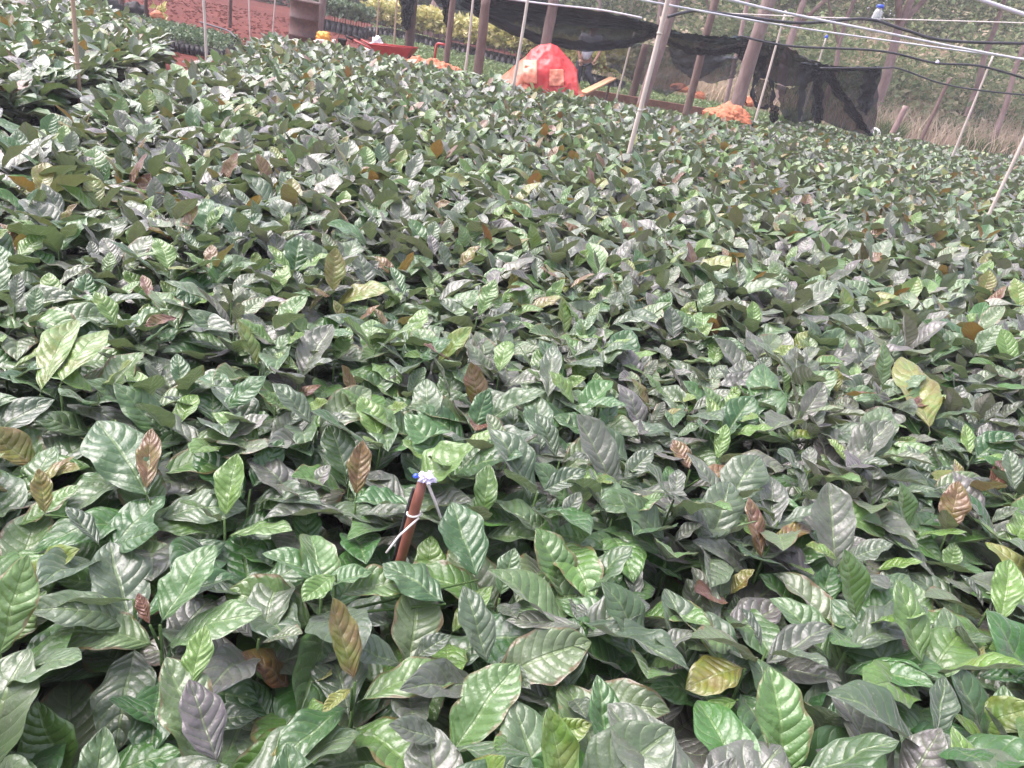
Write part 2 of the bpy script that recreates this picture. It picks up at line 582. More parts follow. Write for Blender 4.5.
def bag_mb(mb, x, y, r=.05, h=.15, n=10):
    mb.lathe([(r * .96, 0.0), (r * 1.04, h * .4), (r, h), (r * .9, h - .008), (.002, h - .015)], n, (x, y, 0.0))


# ---------------------------------------------------------------- ground


def smoothstep(x, a, b):
    t = np.clip((x - a) / (b - a), 0, 1)
    return t * t * (3 - 2 * t)


def bank_h(x, y):
    edge = 22.5 + .18 * x * 0
    on = smoothstep(x, .0, 7.0)
    d = y - (25.0 - .12 * x)
    return on * 3.2 * smoothstep(d, 0, 16)


def ground_h(x, y):
    return bank_h(x, y)


gx = np.concatenate([np.linspace(-120, -31, 14), np.linspace(-30, 45, 151), np.linspace(46, 120, 14)])
gy = np.concatenate([np.linspace(-30, -3, 8), np.linspace(-2, 60, 156), np.linspace(61, 150, 20)])
GX, GY = np.meshgrid(gx, gy)
GZ = ground_h(GX, GY)
nz = np.array([[mnoise.noise(Vector((x * .8, y * .8, 0))) for x in gx] for y in gy])
GZ = GZ + .03 * nz * (np.abs(GX) < 40) * (GY > 10)
idx = np.arange(GX.size).reshape(GX.shape)
GF = np.stack([idx[:-1, :-1], idx[:-1, 1:], idx[1:, 1:], idx[1:, :-1]], -1)
g = link('ground', mesh_np('ground', np.stack([GX, GY, GZ], -1), GF, MAT['soil']))
tag(g, kind='structure')

# ---------------------------------------------------------------- main bed: where the seedlings stand


def left_edge(y):      # x of the main bed's left side
    return np.interp(y, [-2, 3.2, 4.35, 5.3, 7.8, 10.5, 13], [-1.0, -2.38, -2.7, -2.95, -3.4, -4.1, -4.6])


def far_edge(x):
    return np.interp(x, [-6, -4.3, -2.6, -1.5, -.3, 2.0, 4.6, 7.0, 10, 16], [11.0, 11.8, 12.3, 12.1, 11.5, 12.4, 16.0, 18.0, 18.6, 18.8])


SP = .138
pts = []
iy = 0
y = -.5
while y < 19:
    x = -6 + (SP / 2 if iy % 2 else 0)
    while x < 17:
        pts.append((x, y))
        x += SP
    y += SP * .866
    iy += 1
pts = np.array(pts)
pts = pts + rng.normal(0, .022, pts.shape)
inside = (pts[:, 0] > left_edge(pts[:, 1])) & (pts[:, 1] < far_edge(pts[:, 0]))
P3 = np.column_stack([pts, np.full(len(pts), .36)])
px, py, dz = project(P3)
mrg = 260
infr = (dz > .15) & (px > -mrg) & (px < 1024 + mrg) & (py > -60) & (py < 768 + mrg * 1.1)
near_cam = (pts[:, 0] ** 2 + pts[:, 1] ** 2) < .36 ** 2
pts = pts[inside & infr & ~near_cam]

# ---------------------------------------------------------------- hero seedlings: leaves that stand out in the photo
# each leaf: (base pixel, tip pixel, z base, z tip, half width ratio, age, tint, roll, bend)
HERO = [
    ('seedling with large pale yellow green leaf right behind the brown stake', [((414, 492), (472, 444), .36, .47, .36, .27, 0, .1, .1), ((412, 506), (355, 502), .37, .38, .34, .1, 0, -.2, .3)]),
    ('seedling whose broad green leaves hide the foot of the brown stake', [((322, 590), (372, 572), .36, .37, .3, .02, .1, .2, .3), ((446, 604), (380, 566), .36, .38, .3, .03, .1, -.1, .3), ((478, 580), (448, 503), .36, .42, .27, .03, .1, .1, .2)]),
    ('seedling with one narrow upright bronze leaf left of the brown stake', [((356, 497), (361, 440), .36, .45, .2, .78, 0, 0, .1)]),
    ('seedling with tall upright olive brown leaf in front of the brown stake', [((355, 682), (328, 600), .36, .46, .2, .66, 0, 0, -.1), ((352, 688), (322, 712), .36, .35, .2, .58, 0, 0, .3)]),
    ('seedling with big bright olive yellow leaf among duller ones, right side', [((930, 432), (905, 357), .36, .45, .23, .56, 0, .1, .2), ((905, 412), (942, 400), .38, .37, .22, .92, 0, .2, .4)]),
    ('seedling with a pair of dark bronze upright leaves above dull foliage', [((762, 560), (748, 497), .35, .45, .17, .85, .6, 0, .1), ((770, 545), (812, 528), .37, .38, .22, .75, .8, 0, .3)]),
    ('seedling holding a long sideways leaf with a pinkish curled edge', [((134, 600), (2, 622), .38, .36, .16, .3, .15, -.7, .2)]),
    ('seedling with a broad pale green ribbed leaf catching the light', [((160, 625), (215, 545), .37, .43, .27, .14, .1, .2, .2), ((150, 625), (140, 592), .38, .41, .2, .95, .5, .6, .1)]),
    ('seedling with long deeply ribbed silver green leaf across its neighbours', [((582, 622), (685, 672), .38, .40, .25, .04, .25, .3, .3), ((585, 628), (506, 620), .38, .37, .2, .03, .8, -.2, .3)]),
    ('seedling with a small clear yellow leaf low among green leaves', [((776, 446), (820, 436), .33, .35, .25, .42, 0, .2, .3), ((770, 440), (758, 362), .34, .44, .22, .12, .1, 0, .2)]),
    ('seedling with a bright fresh green leaf over a dark gap', [((336, 575), (303, 602), .38, .37, .3, .24, 0, .1, .4)]),
    ('seedling with a rust brown leaf lying flat in the dense bed', [((178, 318), (145, 327), .40, .41, .22, .95, 0, .3, .3), ((152, 300), (140, 275), .39, .43, .2, .95, 0, 0, .1)]),
    ('seedling with a golden olive leaf bent flat beside a rounded dark leaf', [((745, 668), (683, 685), .38, .36, .3, .58, .2, .1, .4), ((738, 700), (694, 722), .36, .34, .2, .35, 0, 0, .3)]),
    ('seedling with a tall mauve grey leaf standing up at the bottom edge', [((218, 765), (188, 680), .36, .43, .23, .02, .95, 0, .1), ((190, 690), (205, 625), .38, .42, .2, .3, .2, .1, .1)]),
    ('seedling with an upright lime leaf and olive back at right edge', [((1000, 625), (1012, 560), .36, .44, .22, .3, .1, .2, .1), ((985, 645), (970, 672), .37, .37, .13, .6, .2, 0, .2)]),
    ('seedling with large pale leaf and two bronze shoots, left of center', [((150, 500), (100, 420), .36, .43, .3, .1, .15, .1, .25), ((146, 492), (151, 428), .37, .44, .17, .8, 0, 0, .05), ((45, 515), (42, 468), .36, .42, .2, .7, 0, 0, 0)]),
    ('seedling with a tan purple leaf and pale tall leaf near right edge', [((845, 652), (925, 606), .37, .41, .22, .06, .5, .1, .12)]),
    ('seedling with tall folded silvery leaf standing above the crowd', [((548, 400), (552, 345), .38, .46, .2, .05, .5, .2, .1), ((540, 455), (540, 395), .36, .43, .24, .06, .3, .1, .1)]),
    ('seedling with an orange brown round leaf beside a lime one', [((690, 470), (672, 440), .36, .40, .27, .85, 0, .2, .2), ((698, 480), (735, 470), .36, .36, .3, .75, 0, 0, .4)]),
    ('seedling with arching bright lime leaf at the left edge', [((60, 385), (105, 330), .38, .42, .26, .42, 0, .3, .4), ((40, 395), (75, 320), .36, .42, .2, .42, 0, .2, .3)]),
]


def leaf_from_pixels(spec):
    (bx, by), (tx, ty), zb, zt, wr, age, tint, roll, bend = spec
    b = atZ(bx, by, zb)
    e = atZ(tx, ty, zt)
    d = e - b
    ch = np.linalg.norm(d)
    az = math.atan2(d[1], d[0])
    el = math.asin(d[2] / ch) + bend * .45
    L = ch * (1 + bend * bend / 24)
    dep = ((b + e) / 2 - CAM) @ Fv
    pxl = math.hypot(tx - bx, ty - by)
    return b, az, el, bend, roll, L, min(L * wr * 1.1, wr * 1.12 * pxl * dep / FPX), random.random() * .6, age, tint


hero_pos, heroes = [], []
for lab, specs in HERO:
    L = [leaf_from_pixels(s) for s in specs]
    hero_pos.append(L[0][0][:2])
    heroes.append((lab, L))
hero_pos = np.array(hero_pos)
d2 = ((pts[:, None, :] - hero_pos[None]) ** 2).sum(-1).min(1)
pts = pts[d2 > .075 ** 2]
keep_h = np.ones(len(pts))
# seedlings standing just in front of a hero stay a little lower
for lab, L in heroes:
    b = L[0][0]
    tip = b[:2]
    rel = pts - tip
    toward = -tip / np.linalg.norm(tip)
    al = rel @ toward
    ac = np.abs(rel @ np.array([-toward[1], toward[0]]))
    keep_h[(al > 0) & (al < .24) & (ac < .1)] *= .86

STAKE_B = atZ(403, 552, .33)
relS = pts - STAKE_B[:2]
tw = -STAKE_B[:2] / np.linalg.norm(STAKE_B[:2])
al = relS @ tw
ac = np.abs(relS @ np.array([-tw[1], tw[0]]))
keep_h[(al > -.02) & (al < .2) & (ac < .06)] *= .8
ok = ~((al > -.05) & (al < .05) & (ac < .05))
pts, keep_h = pts[ok], keep_h[ok]

hn = np.array([mnoise.noise(Vector((x * 1.3, y * 1.3, 3.3))) + .6 * mnoise.noise(Vector((x * 3.1, y * 3.1, 9.1))) for x, y in pts])
hs = (.345 + .055 * hn + rng.normal(0, .02, len(pts))) * keep_h
hs = np.clip(hs, .2, .45)
kn = np.array([mnoise.noise(Vector((x * .9 + 20, y * .9, 1.3))) for x, y in pts])
rk = rng.random(len(pts))
kinds = np.where(rk < .11, 1, np.where(rk < .17, 2, np.where(rk < .36 + .3 * kn + .3 * smoothstep(pts[:, 1], 1.5, 3.0), 3, 0)))  # purplish kind gets commoner with distance, painting sky sheen on the mid bed
phis = rng.uniform(0, 2 * PI, len(pts))

P3 = np.column_stack([pts, hs])
px, py, dz = project(P3)
dist = np.linalg.norm(P3 - CAM, axis=1)
inview = (px > -25) & (px < 1050) & (py > -5) & (py < 800)
order = np.argsort(np.where(inview, dist, 1e9))
N_IND = 300 - len(HERO)
ind = order[:N_IND]
rest = np.setdiff1d(np.arange(len(pts)), ind)

# prototypes (parts: stem, foliage, young_leaves, nursery_bag)


def make_proto(kind, h=.345):
    root = empty('coffee_seedling', (0, 0, 0))
    base = np.zeros((1, 3))
    prm = plant_leaf_params(base, np.array([h]), np.array([0.0]), np.array([kind]))
    yo = prm[8] > .3
    a = [p[~yo] for p in prm]
    link('foliage', leaves_mesh('foliage', a, 11, 40), root)
    if yo.any():
        b = [p[yo] for p in prm]
        link('young_leaves', leaves_mesh('young_leaves', b, 9, 34), root)
    st = MB().tube([(0, 0, .12), (.004, .003, h * .6), (0, 0, h + .004)], [.0045, .004, .002], 7)
    for bz, azm, L in zip(prm[0], prm[1], prm[5]):
        pass
    st.build('stem', MAT['stem'], root)
    bg = MB()
    bag_mb(bg, 0, 0)
    bg.build('nursery_bag', MAT['bag'], root)
    return root


def children(o):
    return CH.get(o.name, [])


protos = {0: [make_proto(0) for _ in range(9)], 1: [make_proto(1) for _ in range(8)], 2: [make_proto(2) for _ in range(6)], 3: [make_proto(3) for _ in range(9)]}
CH = {}
for o in list(col.objects):
    if o.parent is not None:
        CH.setdefault(o.parent.name, []).append(o)

sx_, sy_, _ = project(STAKE_B[None])
LOOK = {0: 'glossy deep green coffee seedling', 1: 'coffee seedling with bronze top leaves', 2: 'coffee seedling with lime top leaves', 3: 'dusky purplish coffee seedling'}


def where(x_, y_, z_):
    if y_ > 560:
        band = 'nearest the camera'
    elif y_ > 470:
        band = 'level with the brown stake'
    else:
        band = 'just beyond the brown stake'
    side = 'left of it' if x_ < 330 else ('right of it' if x_ > 520 else 'in line with it')
    if y_ > 560:
        side = {'left of it': 'left of the brown stake', 'right of it': 'right of the brown stake', 'in line with it': 'in line with the brown stake'}[side]
    return band + ', ' + side


used = set()
for i in ind:
    kset = protos[int(kinds[i])]
    p = kset[random.randrange(len(kset))]
    if p.name not in used:
        used.add(p.name)
        o = p
    else:
        o = p.copy()
        col.objects.link(o)
        for ch in children(p):
            c = ch.copy()
            col.objects.link(c)
            c.parent = o
    s = hs[i] / .345
    o.location = (pts[i, 0], pts[i, 1], 0)
    o.rotation_euler = (rng.normal(0, .05), rng.normal(0, .05), phis[i])
    o.scale = (.98 + .16 * random.random(),) * 2 + (s,)
    tag(o, LOOK[int(kinds[i])] + ', ' + where(px[i], py[i], 0), 'seedling', 'coffee seedlings in the main bed')
for ks in protos.values():
    for p in ks:
        if p.name not in used:
            for ch in children(p):
                bpy.data.objects.remove(ch)
            bpy.data.objects.remove(p)

# hero seedlings
for lab, L in heroes:
    b0 = L[0][0]
    root = empty('coffee_seedling', (b0[0], b0[1], 0))
    tag(root, lab, 'seedling', 'coffee seedlings in the main bed')
    prm = plant_leaf_params(np.zeros((1, 3)), np.array([b0[2] - .012]), np.array([random.random() * 6]), np.array([0]), 4)
    sel = prm[10] >= 1
    a = [p[sel] for p in prm]
    a[2] = a[2] - .15
    hp = [np.array([l[k] for l in L], float) for k in range(10)]
    hp[0] = hp[0] - np.array([b0[0], b0[1], 0])
    yo = hp[8] > .12
    if (~yo).any():
        a = [np.concatenate([p, q[~yo]]) for p, q in zip(a[:10], hp)]
    link('foliage', leaves_mesh('foliage', a, 11, 40), root)
    if yo.any():
        link('young_leaves', leaves_mesh('young_leaves', [q[yo] for q in hp], 13, 44), root)
    st = MB().tube([(0, 0, .1), (0.003, 0, .2), (0, 0, b0[2])], [.0045, .004, .0025], 7)
    for q in hp[0][1:]:
        st.tube([(0, 0, max(.12, q[2] - .06)), q * .5 + np.array([0, 0, q[2] * .5 - .03]), q], [.003, .0025, .002], 6)
    st.build('stem', MAT['stem'], root)
    bg = MB()
    bag_mb(bg, 0, 0)
    bg.build('nursery_bag', MAT['bag'], root)


# the rest of the main bed and the bed across the path: ONE object
def left_bed_points():
    P = []
    yy = 2.2
    k = 0
    while yy < 12.2:
        xx = -9.5 + (SP / 2 if k % 2 else 0)
        while xx < -2:
            P.append((xx, yy))
            xx += SP
        yy += SP * .866
        k += 1
    P = np.array(P) + rng.normal(0, .02, (len(P), 2))
    r = np.interp(P[:, 1], [2, 4.3, 5.4, 7.6, 8.6, 12], [-2.7, -3.08, -3.34, -4.0, -4.4, -7.05])
    P = P[(P[:, 0] < r) & (P[:, 1] < np.interp(P[:, 0], [-9, -6.7, -5.3, -4.4], [11.6, 11.0, 9.9, 9.0]))]
    a, b, d = project(np.column_stack([P, np.full(len(P), .35)]))
    return P[(d > .1) & (a > -260) & (b > -60)]


lb = left_bed_points()
ap = np.concatenate([pts[rest], lb])
ah = np.concatenate([hs[rest], np.clip(.38 + rng.normal(0, .03, len(lb)), .25, .48)])
ak = np.concatenate([kinds[rest], np.where(rng.random(len(lb)) < .15, 1, np.where(rng.random(len(lb)) < .15, 2, np.where(rng.random(len(lb)) < .4, 3, 0)))])
ad = np.linalg.norm(ap, axis=1)
VV, FF, CC, UU = [], [], [], []
off = 0
for lo, hi, nu, nv, pr, rg in ((0, 3.2, 9, 22, 5, .0028), (3.2, 5.5, 7, 12, 4, .002), (5.5, 9, 5, 8, 4, 0.0), (9, 40, 3, 6, 4, 0.0)):
    m = (ad >= lo) & (ad < hi)
    if not m.any():
        continue
    b3 = np.column_stack([ap[m], np.zeros(m.sum())])
    prm = plant_leaf_params(b3, ah[m], rng.uniform(0, 6.28, m.sum()), ak[m], pr)
    gs = 1.1 if hi < 4 else 1.32
    prm[5] = prm[5] * gs
    prm[6] = prm[6] * gs * 1.05
    P, F, c, luv = leaf_arrays(*prm[:7], nu, nv, *prm[7:10], ridge=rg)
    VV.append(P)
    FF.append(F + off)
    CC.append(c)
    UU.append(luv)
    off += len(P)
# bags under them: only along the two sides of the path can they be seen
le = left_edge(ap[:, 1])
side = (np.abs(ap[:, 0] - le) < 1.3) | (ad < 3)
mb = MB()
for (x, y) in ap[side]:
    bag_mb(mb, x, y, .052, .16, 8)
bv = np.array(mb.v)
VV.append(bv)
FF.append(np.array(mb.f) + off)
CC.append(np.tile(np.array([[0, 0, 0, 1.]]), (len(bv), 1)))
UU.append(np.zeros((len(bv), 3)))
me = mesh_np('seedling_mass', np.concatenate(VV), np.concatenate(FF), MAT['leaf'], {'leafcol': ('FLOAT_COLOR', np.concatenate(CC)), 'luv': ('FLOAT_VECTOR', np.concatenate(UU))})
me.materials.append(MAT['bag'])
mi = np.zeros(len(me.polygons), np.int32)
mi[len(mi) - len(mb.f):] = 1
me.polygons.foreach_set('material_index', mi)
o = link('seedling_mass', me)
tag(o, 'dense mass of coffee seedlings filling the beds on both sides of the path', 'seedlings', None, 'stuff')

# ---------------------------------------------------------------- generic leaf scatter


def scatter_leaves(C, size, stops=None, seed=0, upbias=.4):
    """quads: a slightly folded diamond per leaf -> two quads"""
    N = len(C)
    r = np.random.default_rng(seed)
    d = r.normal(0, 1, (N, 3))
    d[:, 2] = d[:, 2] * .6 + upbias * .3
    d /= np.linalg.norm(d, axis=1)[:, None]
    q = r.normal(0, 1, (N, 3))
    q -= d * (q * d).sum(1)[:, None]
    q /= np.linalg.norm(q, axis=1)[:, None]
    n = np.cross(d, q)
    s = size * r.uniform(.6, 1.35, N)
    L = d * s[:, None]
    W = q * (s * .3)[:, None]
    D = n * (s * .12)[:, None]
    P = np.stack([C, C + L * .45 + W + D, C + L, C + L * .45 - W + D, C + L * .5 - D * .3], 1)
    i = np.arange(N)[:, None] * 5
    F = np.concatenate([i + np.array([[0, 4, 2, 1]]), i + np.array([[0, 3, 2, 4]])], 0)
    rnd = r.random(N)
    return P.reshape(-1, 3), F, rnd


def leaf_cloud(name, C, size, mat, parent=None, seed=0, tone=None):
    P, F, rnd = scatter_leaves(np.asarray(C), size, None, seed)
    if tone is not None:
        rnd = np.clip(tone + (rnd - .5) * .5, 0, 1)
    c = np.repeat(np.column_stack([rnd, rnd, rnd, np.ones_like(rnd)]), 5, 0)
    return link(name, mesh_np(name, P, F, mat, {'leafcol': ('FLOAT_COLOR', c)}, smooth=False), parent)


def blades(name, B, hgt, width, mat, seed=0, lean=.5, tone=None):
    r = np.random.default_rng(seed)
    N = len(B)
    a = r.uniform(0, 6.28, N)
    l = r.uniform(.1, lean, N) * hgt
    la = r.uniform(0, 6.28, N)
    lx, ly = np.cos(la) * l, np.sin(la) * l
    wx, wy = np.cos(a) * width, np.sin(a) * width
    rows = []
    for t, wf in ((0, 1), (.5, .8), (1, .12)):
        cx = B[:, 0] + lx * t * t
        cy = B[:, 1] + ly * t * t
        cz = B[:, 2] + hgt * t * (1 - .12 * t)
        rows.append(np.stack([np.column_stack([cx - wx * wf, cy - wy * wf, cz]), np.column_stack([cx + wx * wf, cy + wy * wf, cz])], 1))
    P = np.stack(rows, 1).reshape(-1, 3)
    i = np.arange(N)[:, None] * 6
    F = np.concatenate([i + np.array([[0, 1, 3, 2]]), i + np.array([[2, 3, 5, 4]])], 0)
    rnd = r.random(N) if tone is None else np.clip(tone + r.normal(0, .15, N), 0, 1)
    c = np.repeat(np.column_stack([rnd, rnd, rnd, np.ones_like(rnd)]), 6, 0)
    return link(name, mesh_np(name, P, F, mat, {'leafcol': ('FLOAT_COLOR', c)}))


# ---------------------------------------------------------------- poles and posts


def pole_pts(foot_px, top_px, Yd=None, zfoot=.36, extend=0.0, sag=0.0):
    if Yd is None:
        f = atZ(*foot_px, zfoot)
        Yd = f[1]
    else:
        f = atY(*foot_px, Yd)
    t = atY(*top_px, Yd)
    d = t - f
    down = f - d * (f[2] / d[2])      # run it down to the soil
    gz = float(ground_h(np.array(down[0]), np.array(down[1])))
    down = f - d * ((f[2] - gz + .03) / d[2])
    up = t + d / d[2] * extend
    return down, up


def pole(name, label, cat, foot, top, r0, r1, mat, Yd=None, zfoot=.36, extend=0.0, knots=False, parts=None, n=10, wob=.006, group=None):
    a, b = pole_pts(foot, top, Yd, zfoot, extend)
    K = 12
    L = np.linalg.norm(b - a)
    sd = random.random() * 50
    P, Rr = [], []
    for i in range(K + 1):
        t = i / K
        w = math.sin(PI * t) * wob * L
        p = (b - a) * t + np.array([w * mnoise.noise(Vector((t * 2 + sd, 0, 0))), w * mnoise.noise(Vector((0, t * 2 + sd, 0))), 0])
        k = r0 + (r1 - r0) * t
        P.append(p)
        Rr.append(k * (1 + .07 * mnoise.noise(Vector((t * 9 + sd, 5, 0)))))
    o = MB().tube(P, Rr, n).build(name, mat)
    o.location = a
    tag(o, label, cat, group)
    if knots:
        k = MB()
        for t in knots:
            q = (b - a) * t
            k.tube([q - (b - a) / L * .008, q + (b - a) / L * .008], (r0 + r1) / 2 * 1.18, 10)
        k.build('node_ring', mat, o)
    return o, a, b


G1 = 'thin poles standing in the beds'
TIE = []
pole('bamboo_pole', 'tan bamboo pole rising from the path at the left bed', 'pole', (80, 98), (72, 0), .014, .012, MAT['tan_bamboo'], None, .3, .9, (.3, .55), group=G1)
pole('bamboo_pole', 'thin pale pole at the far end of the left path', 'pole', (206, 58), (203, 0), .015, .012, MAT['bamboo'], None, .36, 1.0, group=G1)
pole('bamboo_pole', 'thin light pole left of the rusty drum, on red soil', 'pole', (250, 33), (249, 0), .013, .012, MAT['bamboo'], 14.5, extend=1.2, group=G1)
pole('bamboo_pole', 'grey pole on the red soil just left of the drum', 'pole', (273, 28), (275, 0), .016, .014, MAT['bamboo'], 17, extend=1.2, group=G1)
pole('wooden_post', 'dark slim post standing alone on the red soil', 'post', (230, 26), (231, 0), .035, .03, MAT['dark_log'], 17.5, extend=1.0)
pole('wooden_post', 'grey weathered post directly behind the rusty drum', 'post', (318, 42), (323, 0), .075, .07, MAT['log'], 15.7, extend=1.2)
pole('wooden_post', 'dark thick post behind the red wheelbarrow', 'post', (409, 50), (413, 0), .1, .095, MAT['dark_log'], 17.5, extend=1.0)
pole('wooden_post', 'slim reddish post beside the red metal frame', 'post', (446, 62), (453, 0), .055, .05, MAT['red_log'], 14.5, extend=1.0)
pole('bamboo_pole', 'whitish slim pole between two brown posts', 'pole', (465, 72), (473, 0), .02, .016, MAT['bamboo'], 13.2, extend=1.0, group=G1)
pole('wooden_post', 'brown thick post left of the pink plastic heap', 'post', (478, 73), (485, 8), .085, .08, MAT['red_log'], 14.5, extend=.15)
pole('bamboo_pole', 'straight pale pole in front of the pink plastic heap', 'pole', (512, 95), (528, 0), .022, .019, MAT['bamboo'], 11.2, extend=.8, group=G1)
pole('wooden_post', 'grey log post rising out of the pink plastic heap', 'post', (545, 48), (554, 0), .1, .09, MAT['log'], 15.0, extend=.6)
pole('bamboo_pole', 'tall pale pole nearest the camera on right half', 'pole', (627, 163), (668, 0), .021, .018, MAT['bamboo'], None, .36, .7, (.35, .6, .8), group=G1)
pole('wooden_post', 'leaning log post directly behind the tall pale pole', 'post', (640, 110), (675, 0), .085, .085, MAT['log'], 13.5, extend=.6)
pole('wooden_post', 'dark reddish prop under the shade net, left of the orange heap', 'post', (632, 97), (646, 44), .085, .075, MAT['dark_log'], 17.2)
pole('wooden_post', 'reddish crooked log post left of the orange heap', 'post', (688, 106), (715, 0), .08, .07, MAT['red_log'], 16.5, extend=.8, wob=.03)
pole('wooden_post', 'thickest leaning log post, above the orange heap', 'post', (737, 104), (769, 0), .125, .115, MAT['log'], 14.6, extend=.7)
pole('bamboo_pole', 'slanting white pole in front of the gathered net, right of orange heap', 'pole', (753, 128), (785, 14), .02, .017, MAT['bamboo'], None, .36, .05, group=G1)
pole('bamboo_pole', 'slanting pale pole with blue tie, left of the net curtain', 'pole', (799, 126), (826, 38), .018, .015, MAT['bamboo'], None, .36, .05, group=G1)
pole('bamboo_pole', 'slanting pale pole against the dry grass bank', 'pole', (950, 162), (993, 56), .02, .017, MAT['bamboo'], None, .36, .03, group=G1)
pole('bamboo_pole', 'pale pole cut off by the right edge', 'pole', (983, 228), (1027, 130), .015, .013, MAT['bamboo'], None, .36, .9, group=G1)
pole('wooden_post', 'slim reddish leaning post at the foot of dry bank', 'post', (920, 142), (950, 78), .05, .045, MAT['red_log'], 21.5)
pole('wooden_post', 'short pinkish stump post beside the net curtain', 'post', (893, 132), (906, 106), .075, .07, MAT['bark'], 20.5)
pole('wooden_post', 'thin reddish pole behind the net, on the left bank side', 'post', (735, 60), (748, 0), .06, .05, MAT['bark'], 21, extend=1)
pole('bamboo_pole', 'thin grey prop inside the netting', 'pole', (622, 78), (634, 32), .02, .016, MAT['bamboo'], 16.2, group=G1)
for foot, top, Yd, lab in (((375, 60), (379, 0), 22, 'thin tan pole left of the dark post, by the low bed'), ((394, 44), (397, 0), 20, 'thin tan pole right behind the wheelbarrow'), ((433, 30), (436, 0), 27, 'pale thin pole amid yellow seedlings')):
    pole('bamboo_pole', lab, 'pole', foot, top, .02, .018, MAT['tan_bamboo'], Yd, extend=1, group=G1)

# ---------------------------------------------------------------- wires, pipes and hoses


def strand(name, label, cat, pp, r, mat, n=8):
    P = [atY(a, b, c) for a, b, c in pp]
    # smooth through the points
    Q = []
    for i in range(len(P) - 1):
        p0, p1, p2, p3 = P[max(i - 1, 0)], P[i], P[i + 1], P[min(i + 2, len(P) - 1)]
        for t in np.linspace(0, 1, 10)[:-1]:
            Q.append(.5 * (2 * p1 + (p2 - p0) * t + (2 * p0 - 5 * p1 + 4 * p2 - p3) * t * t + (3 * p1 - p0 - 3 * p2 + p3) * t ** 3))
    Q.append(P[-1])
    o = MB().tube(np.array(Q) - P[0], r, n).build(name, mat)
    o.location = P[0]
    return tag(o, label, cat)


strand('water_pipe', 'upper white pipe running from the tall posts to the right edge', 'pipe', [(560, -42, 8), (726, -1, 9), (786, 13, 10.3), (876, 31, 11), (960, 48, 11.6), (1060, 66, 12)], .015, MAT['pipe'])
strand('support_wire', 'lower white cable crossing just beneath the white pipe', 'cable', [(600, -8, 8.5), (668, 5, 9.4), (780, 25, 10.8), (876, 39, 11.5), (993, 55, 11.9), (1060, 63, 12)], .011, MAT['pipe'])
strand('irrigation_hose', 'topmost black hose, wavy, above the white pipes', 'hose', [(668, 17, 10), (682, 13, 10.1), (700, 11, 10.3), (740, 16, 10.5), (800, 23, 10.8), (865, 19, 11), (905, 30, 11), (950, 41, 11), (1060, 44, 11)], .018, MAT['hose'])
strand('irrigation_hose', 'middle black hose sagging below the white pipes', 'hose', [(740, 36, 12), (790, 46, 12), (880, 51, 12), (935, 63, 12), (985, 67, 12), (1060, 90, 12)], .015, MAT['hose'])
strand('irrigation_hose', 'lowest black hose leading from the net curtain corner', 'hose', [(820, 68, 14.5), (880, 68, 14.5), (900, 69, 14.5), (940, 83, 14.5), (985, 91, 14.5), (1060, 98, 14.5)], .014, MAT['hose'])
strand('pale_string', 'thin pale string stretched above everything at right', 'string', [(700, 12, 13), (810, 17, 13), (920, 20, 13), (1060, 24, 13)], .008, MAT['cord'])
strand('overhead_pipe', 'thick grey pipe crossing the upper right corner', 'pipe', [(900, -28, 5), (980, 0, 5.2), (1060, 27, 5.4)], .014, MAT['pipe'])
strand('support_wire', 'pale cable along the shade net upper edge', 'cable', [(430, -12, 14.9), (530, 2, 14.9), (600, 10, 14.9), (642, 18, 14.9)], .016, MAT['pipe'])
strand('ground_hose', 'black hose curving on the ground by the small bed', 'hose', [(200, 22, 13.6), (213, 26, 13.4), (228, 31, 13.0), (236, 38, 12.5)], .014, MAT['hose'])

# hanging bottle with blue cap
bp = atY(875, 22, 13)
bt = empty('plastic_bottle', bp)
tag(bt, 'clear plastic bottle with blue cap hanging on the pale string', 'bottle')
MB().lathe([(.002, 0), (.042, .004), (.046, .03), (.046, .15), (.036, .2), (.018, .235), (.016, .255)], 18).build('bottle_body', MAT['clear'], bt)
MB().lathe([(.03, .235), (.034, .24), (.034, .285), (.028, .295), (.002, .296)], 18).build('cap', MAT['blueplastic'], bt)
bt.scale = (1.5, 1.5, .8)

# blue ties on pole tops
for (a, b, c), lab in (((826, 38, 12.6), 'small blue and white tie on the slanting pole top'), ((937, 63, 11.95), 'small lilac tie knotted on the middle black hose')):
    o = crumple('knotted_tie', atY(a, b, c), (.022, .02, .03), MAT['ribbon'] if a > 900 else MAT['blueplastic'], None, a, .5, 5, .3, 3)
    tag(o, lab, 'tie')

# ---------------------------------------------------------------- brown stake with tied string
sb = STAKE_B
stp = atY(424, 476, sb[1] + .0)
root = empty('marker_stake', (sb[0], sb[1], 0))
tag(root, 'red brown wooden stake with a lilac string knot on top', 'stake')
d = (stp - sb)
foot = np.array([-d[0] * sb[2] / d[2], -d[1] * sb[2] / d[2], 0])
tipp = stp - np.array([sb[0], sb[1], 0])
K = 9
MB().tube([foot + (tipp - foot) * t for t in np.linspace(0, 1, K)], [.0125 * (1.1 - .35 * t) * (1 + .08 * math.sin(t * 17)) for t in np.linspace(0, 1, K)], 9).build('stake_shaft', MAT['stake'], root)
dark = MB()
dark.tube([foot + (tipp - foot) * t + np.array([-.013, .006, 0]) for t in (.5, .65, .8, .93)], [.004, .005, .005, .003], 7).build('split_bark', MAT['rubber'], root)
kn_ = crumple('string_knot', tipp + np.array([.006, -.004, -.004]), (.014, .012, .011), MAT['ribbon'], root, 3, .75, 5, .2, 4)
crumple('blue_knot', tipp + np.array([-.014, -.008, .0]), (.005, .005, .0045), MAT['blueplastic'], root, 5, .5, 4, .2, 3)
s1 = MB()
e1 = atZ(444, 527, .39) - np.array([sb[0], sb[1], 0])
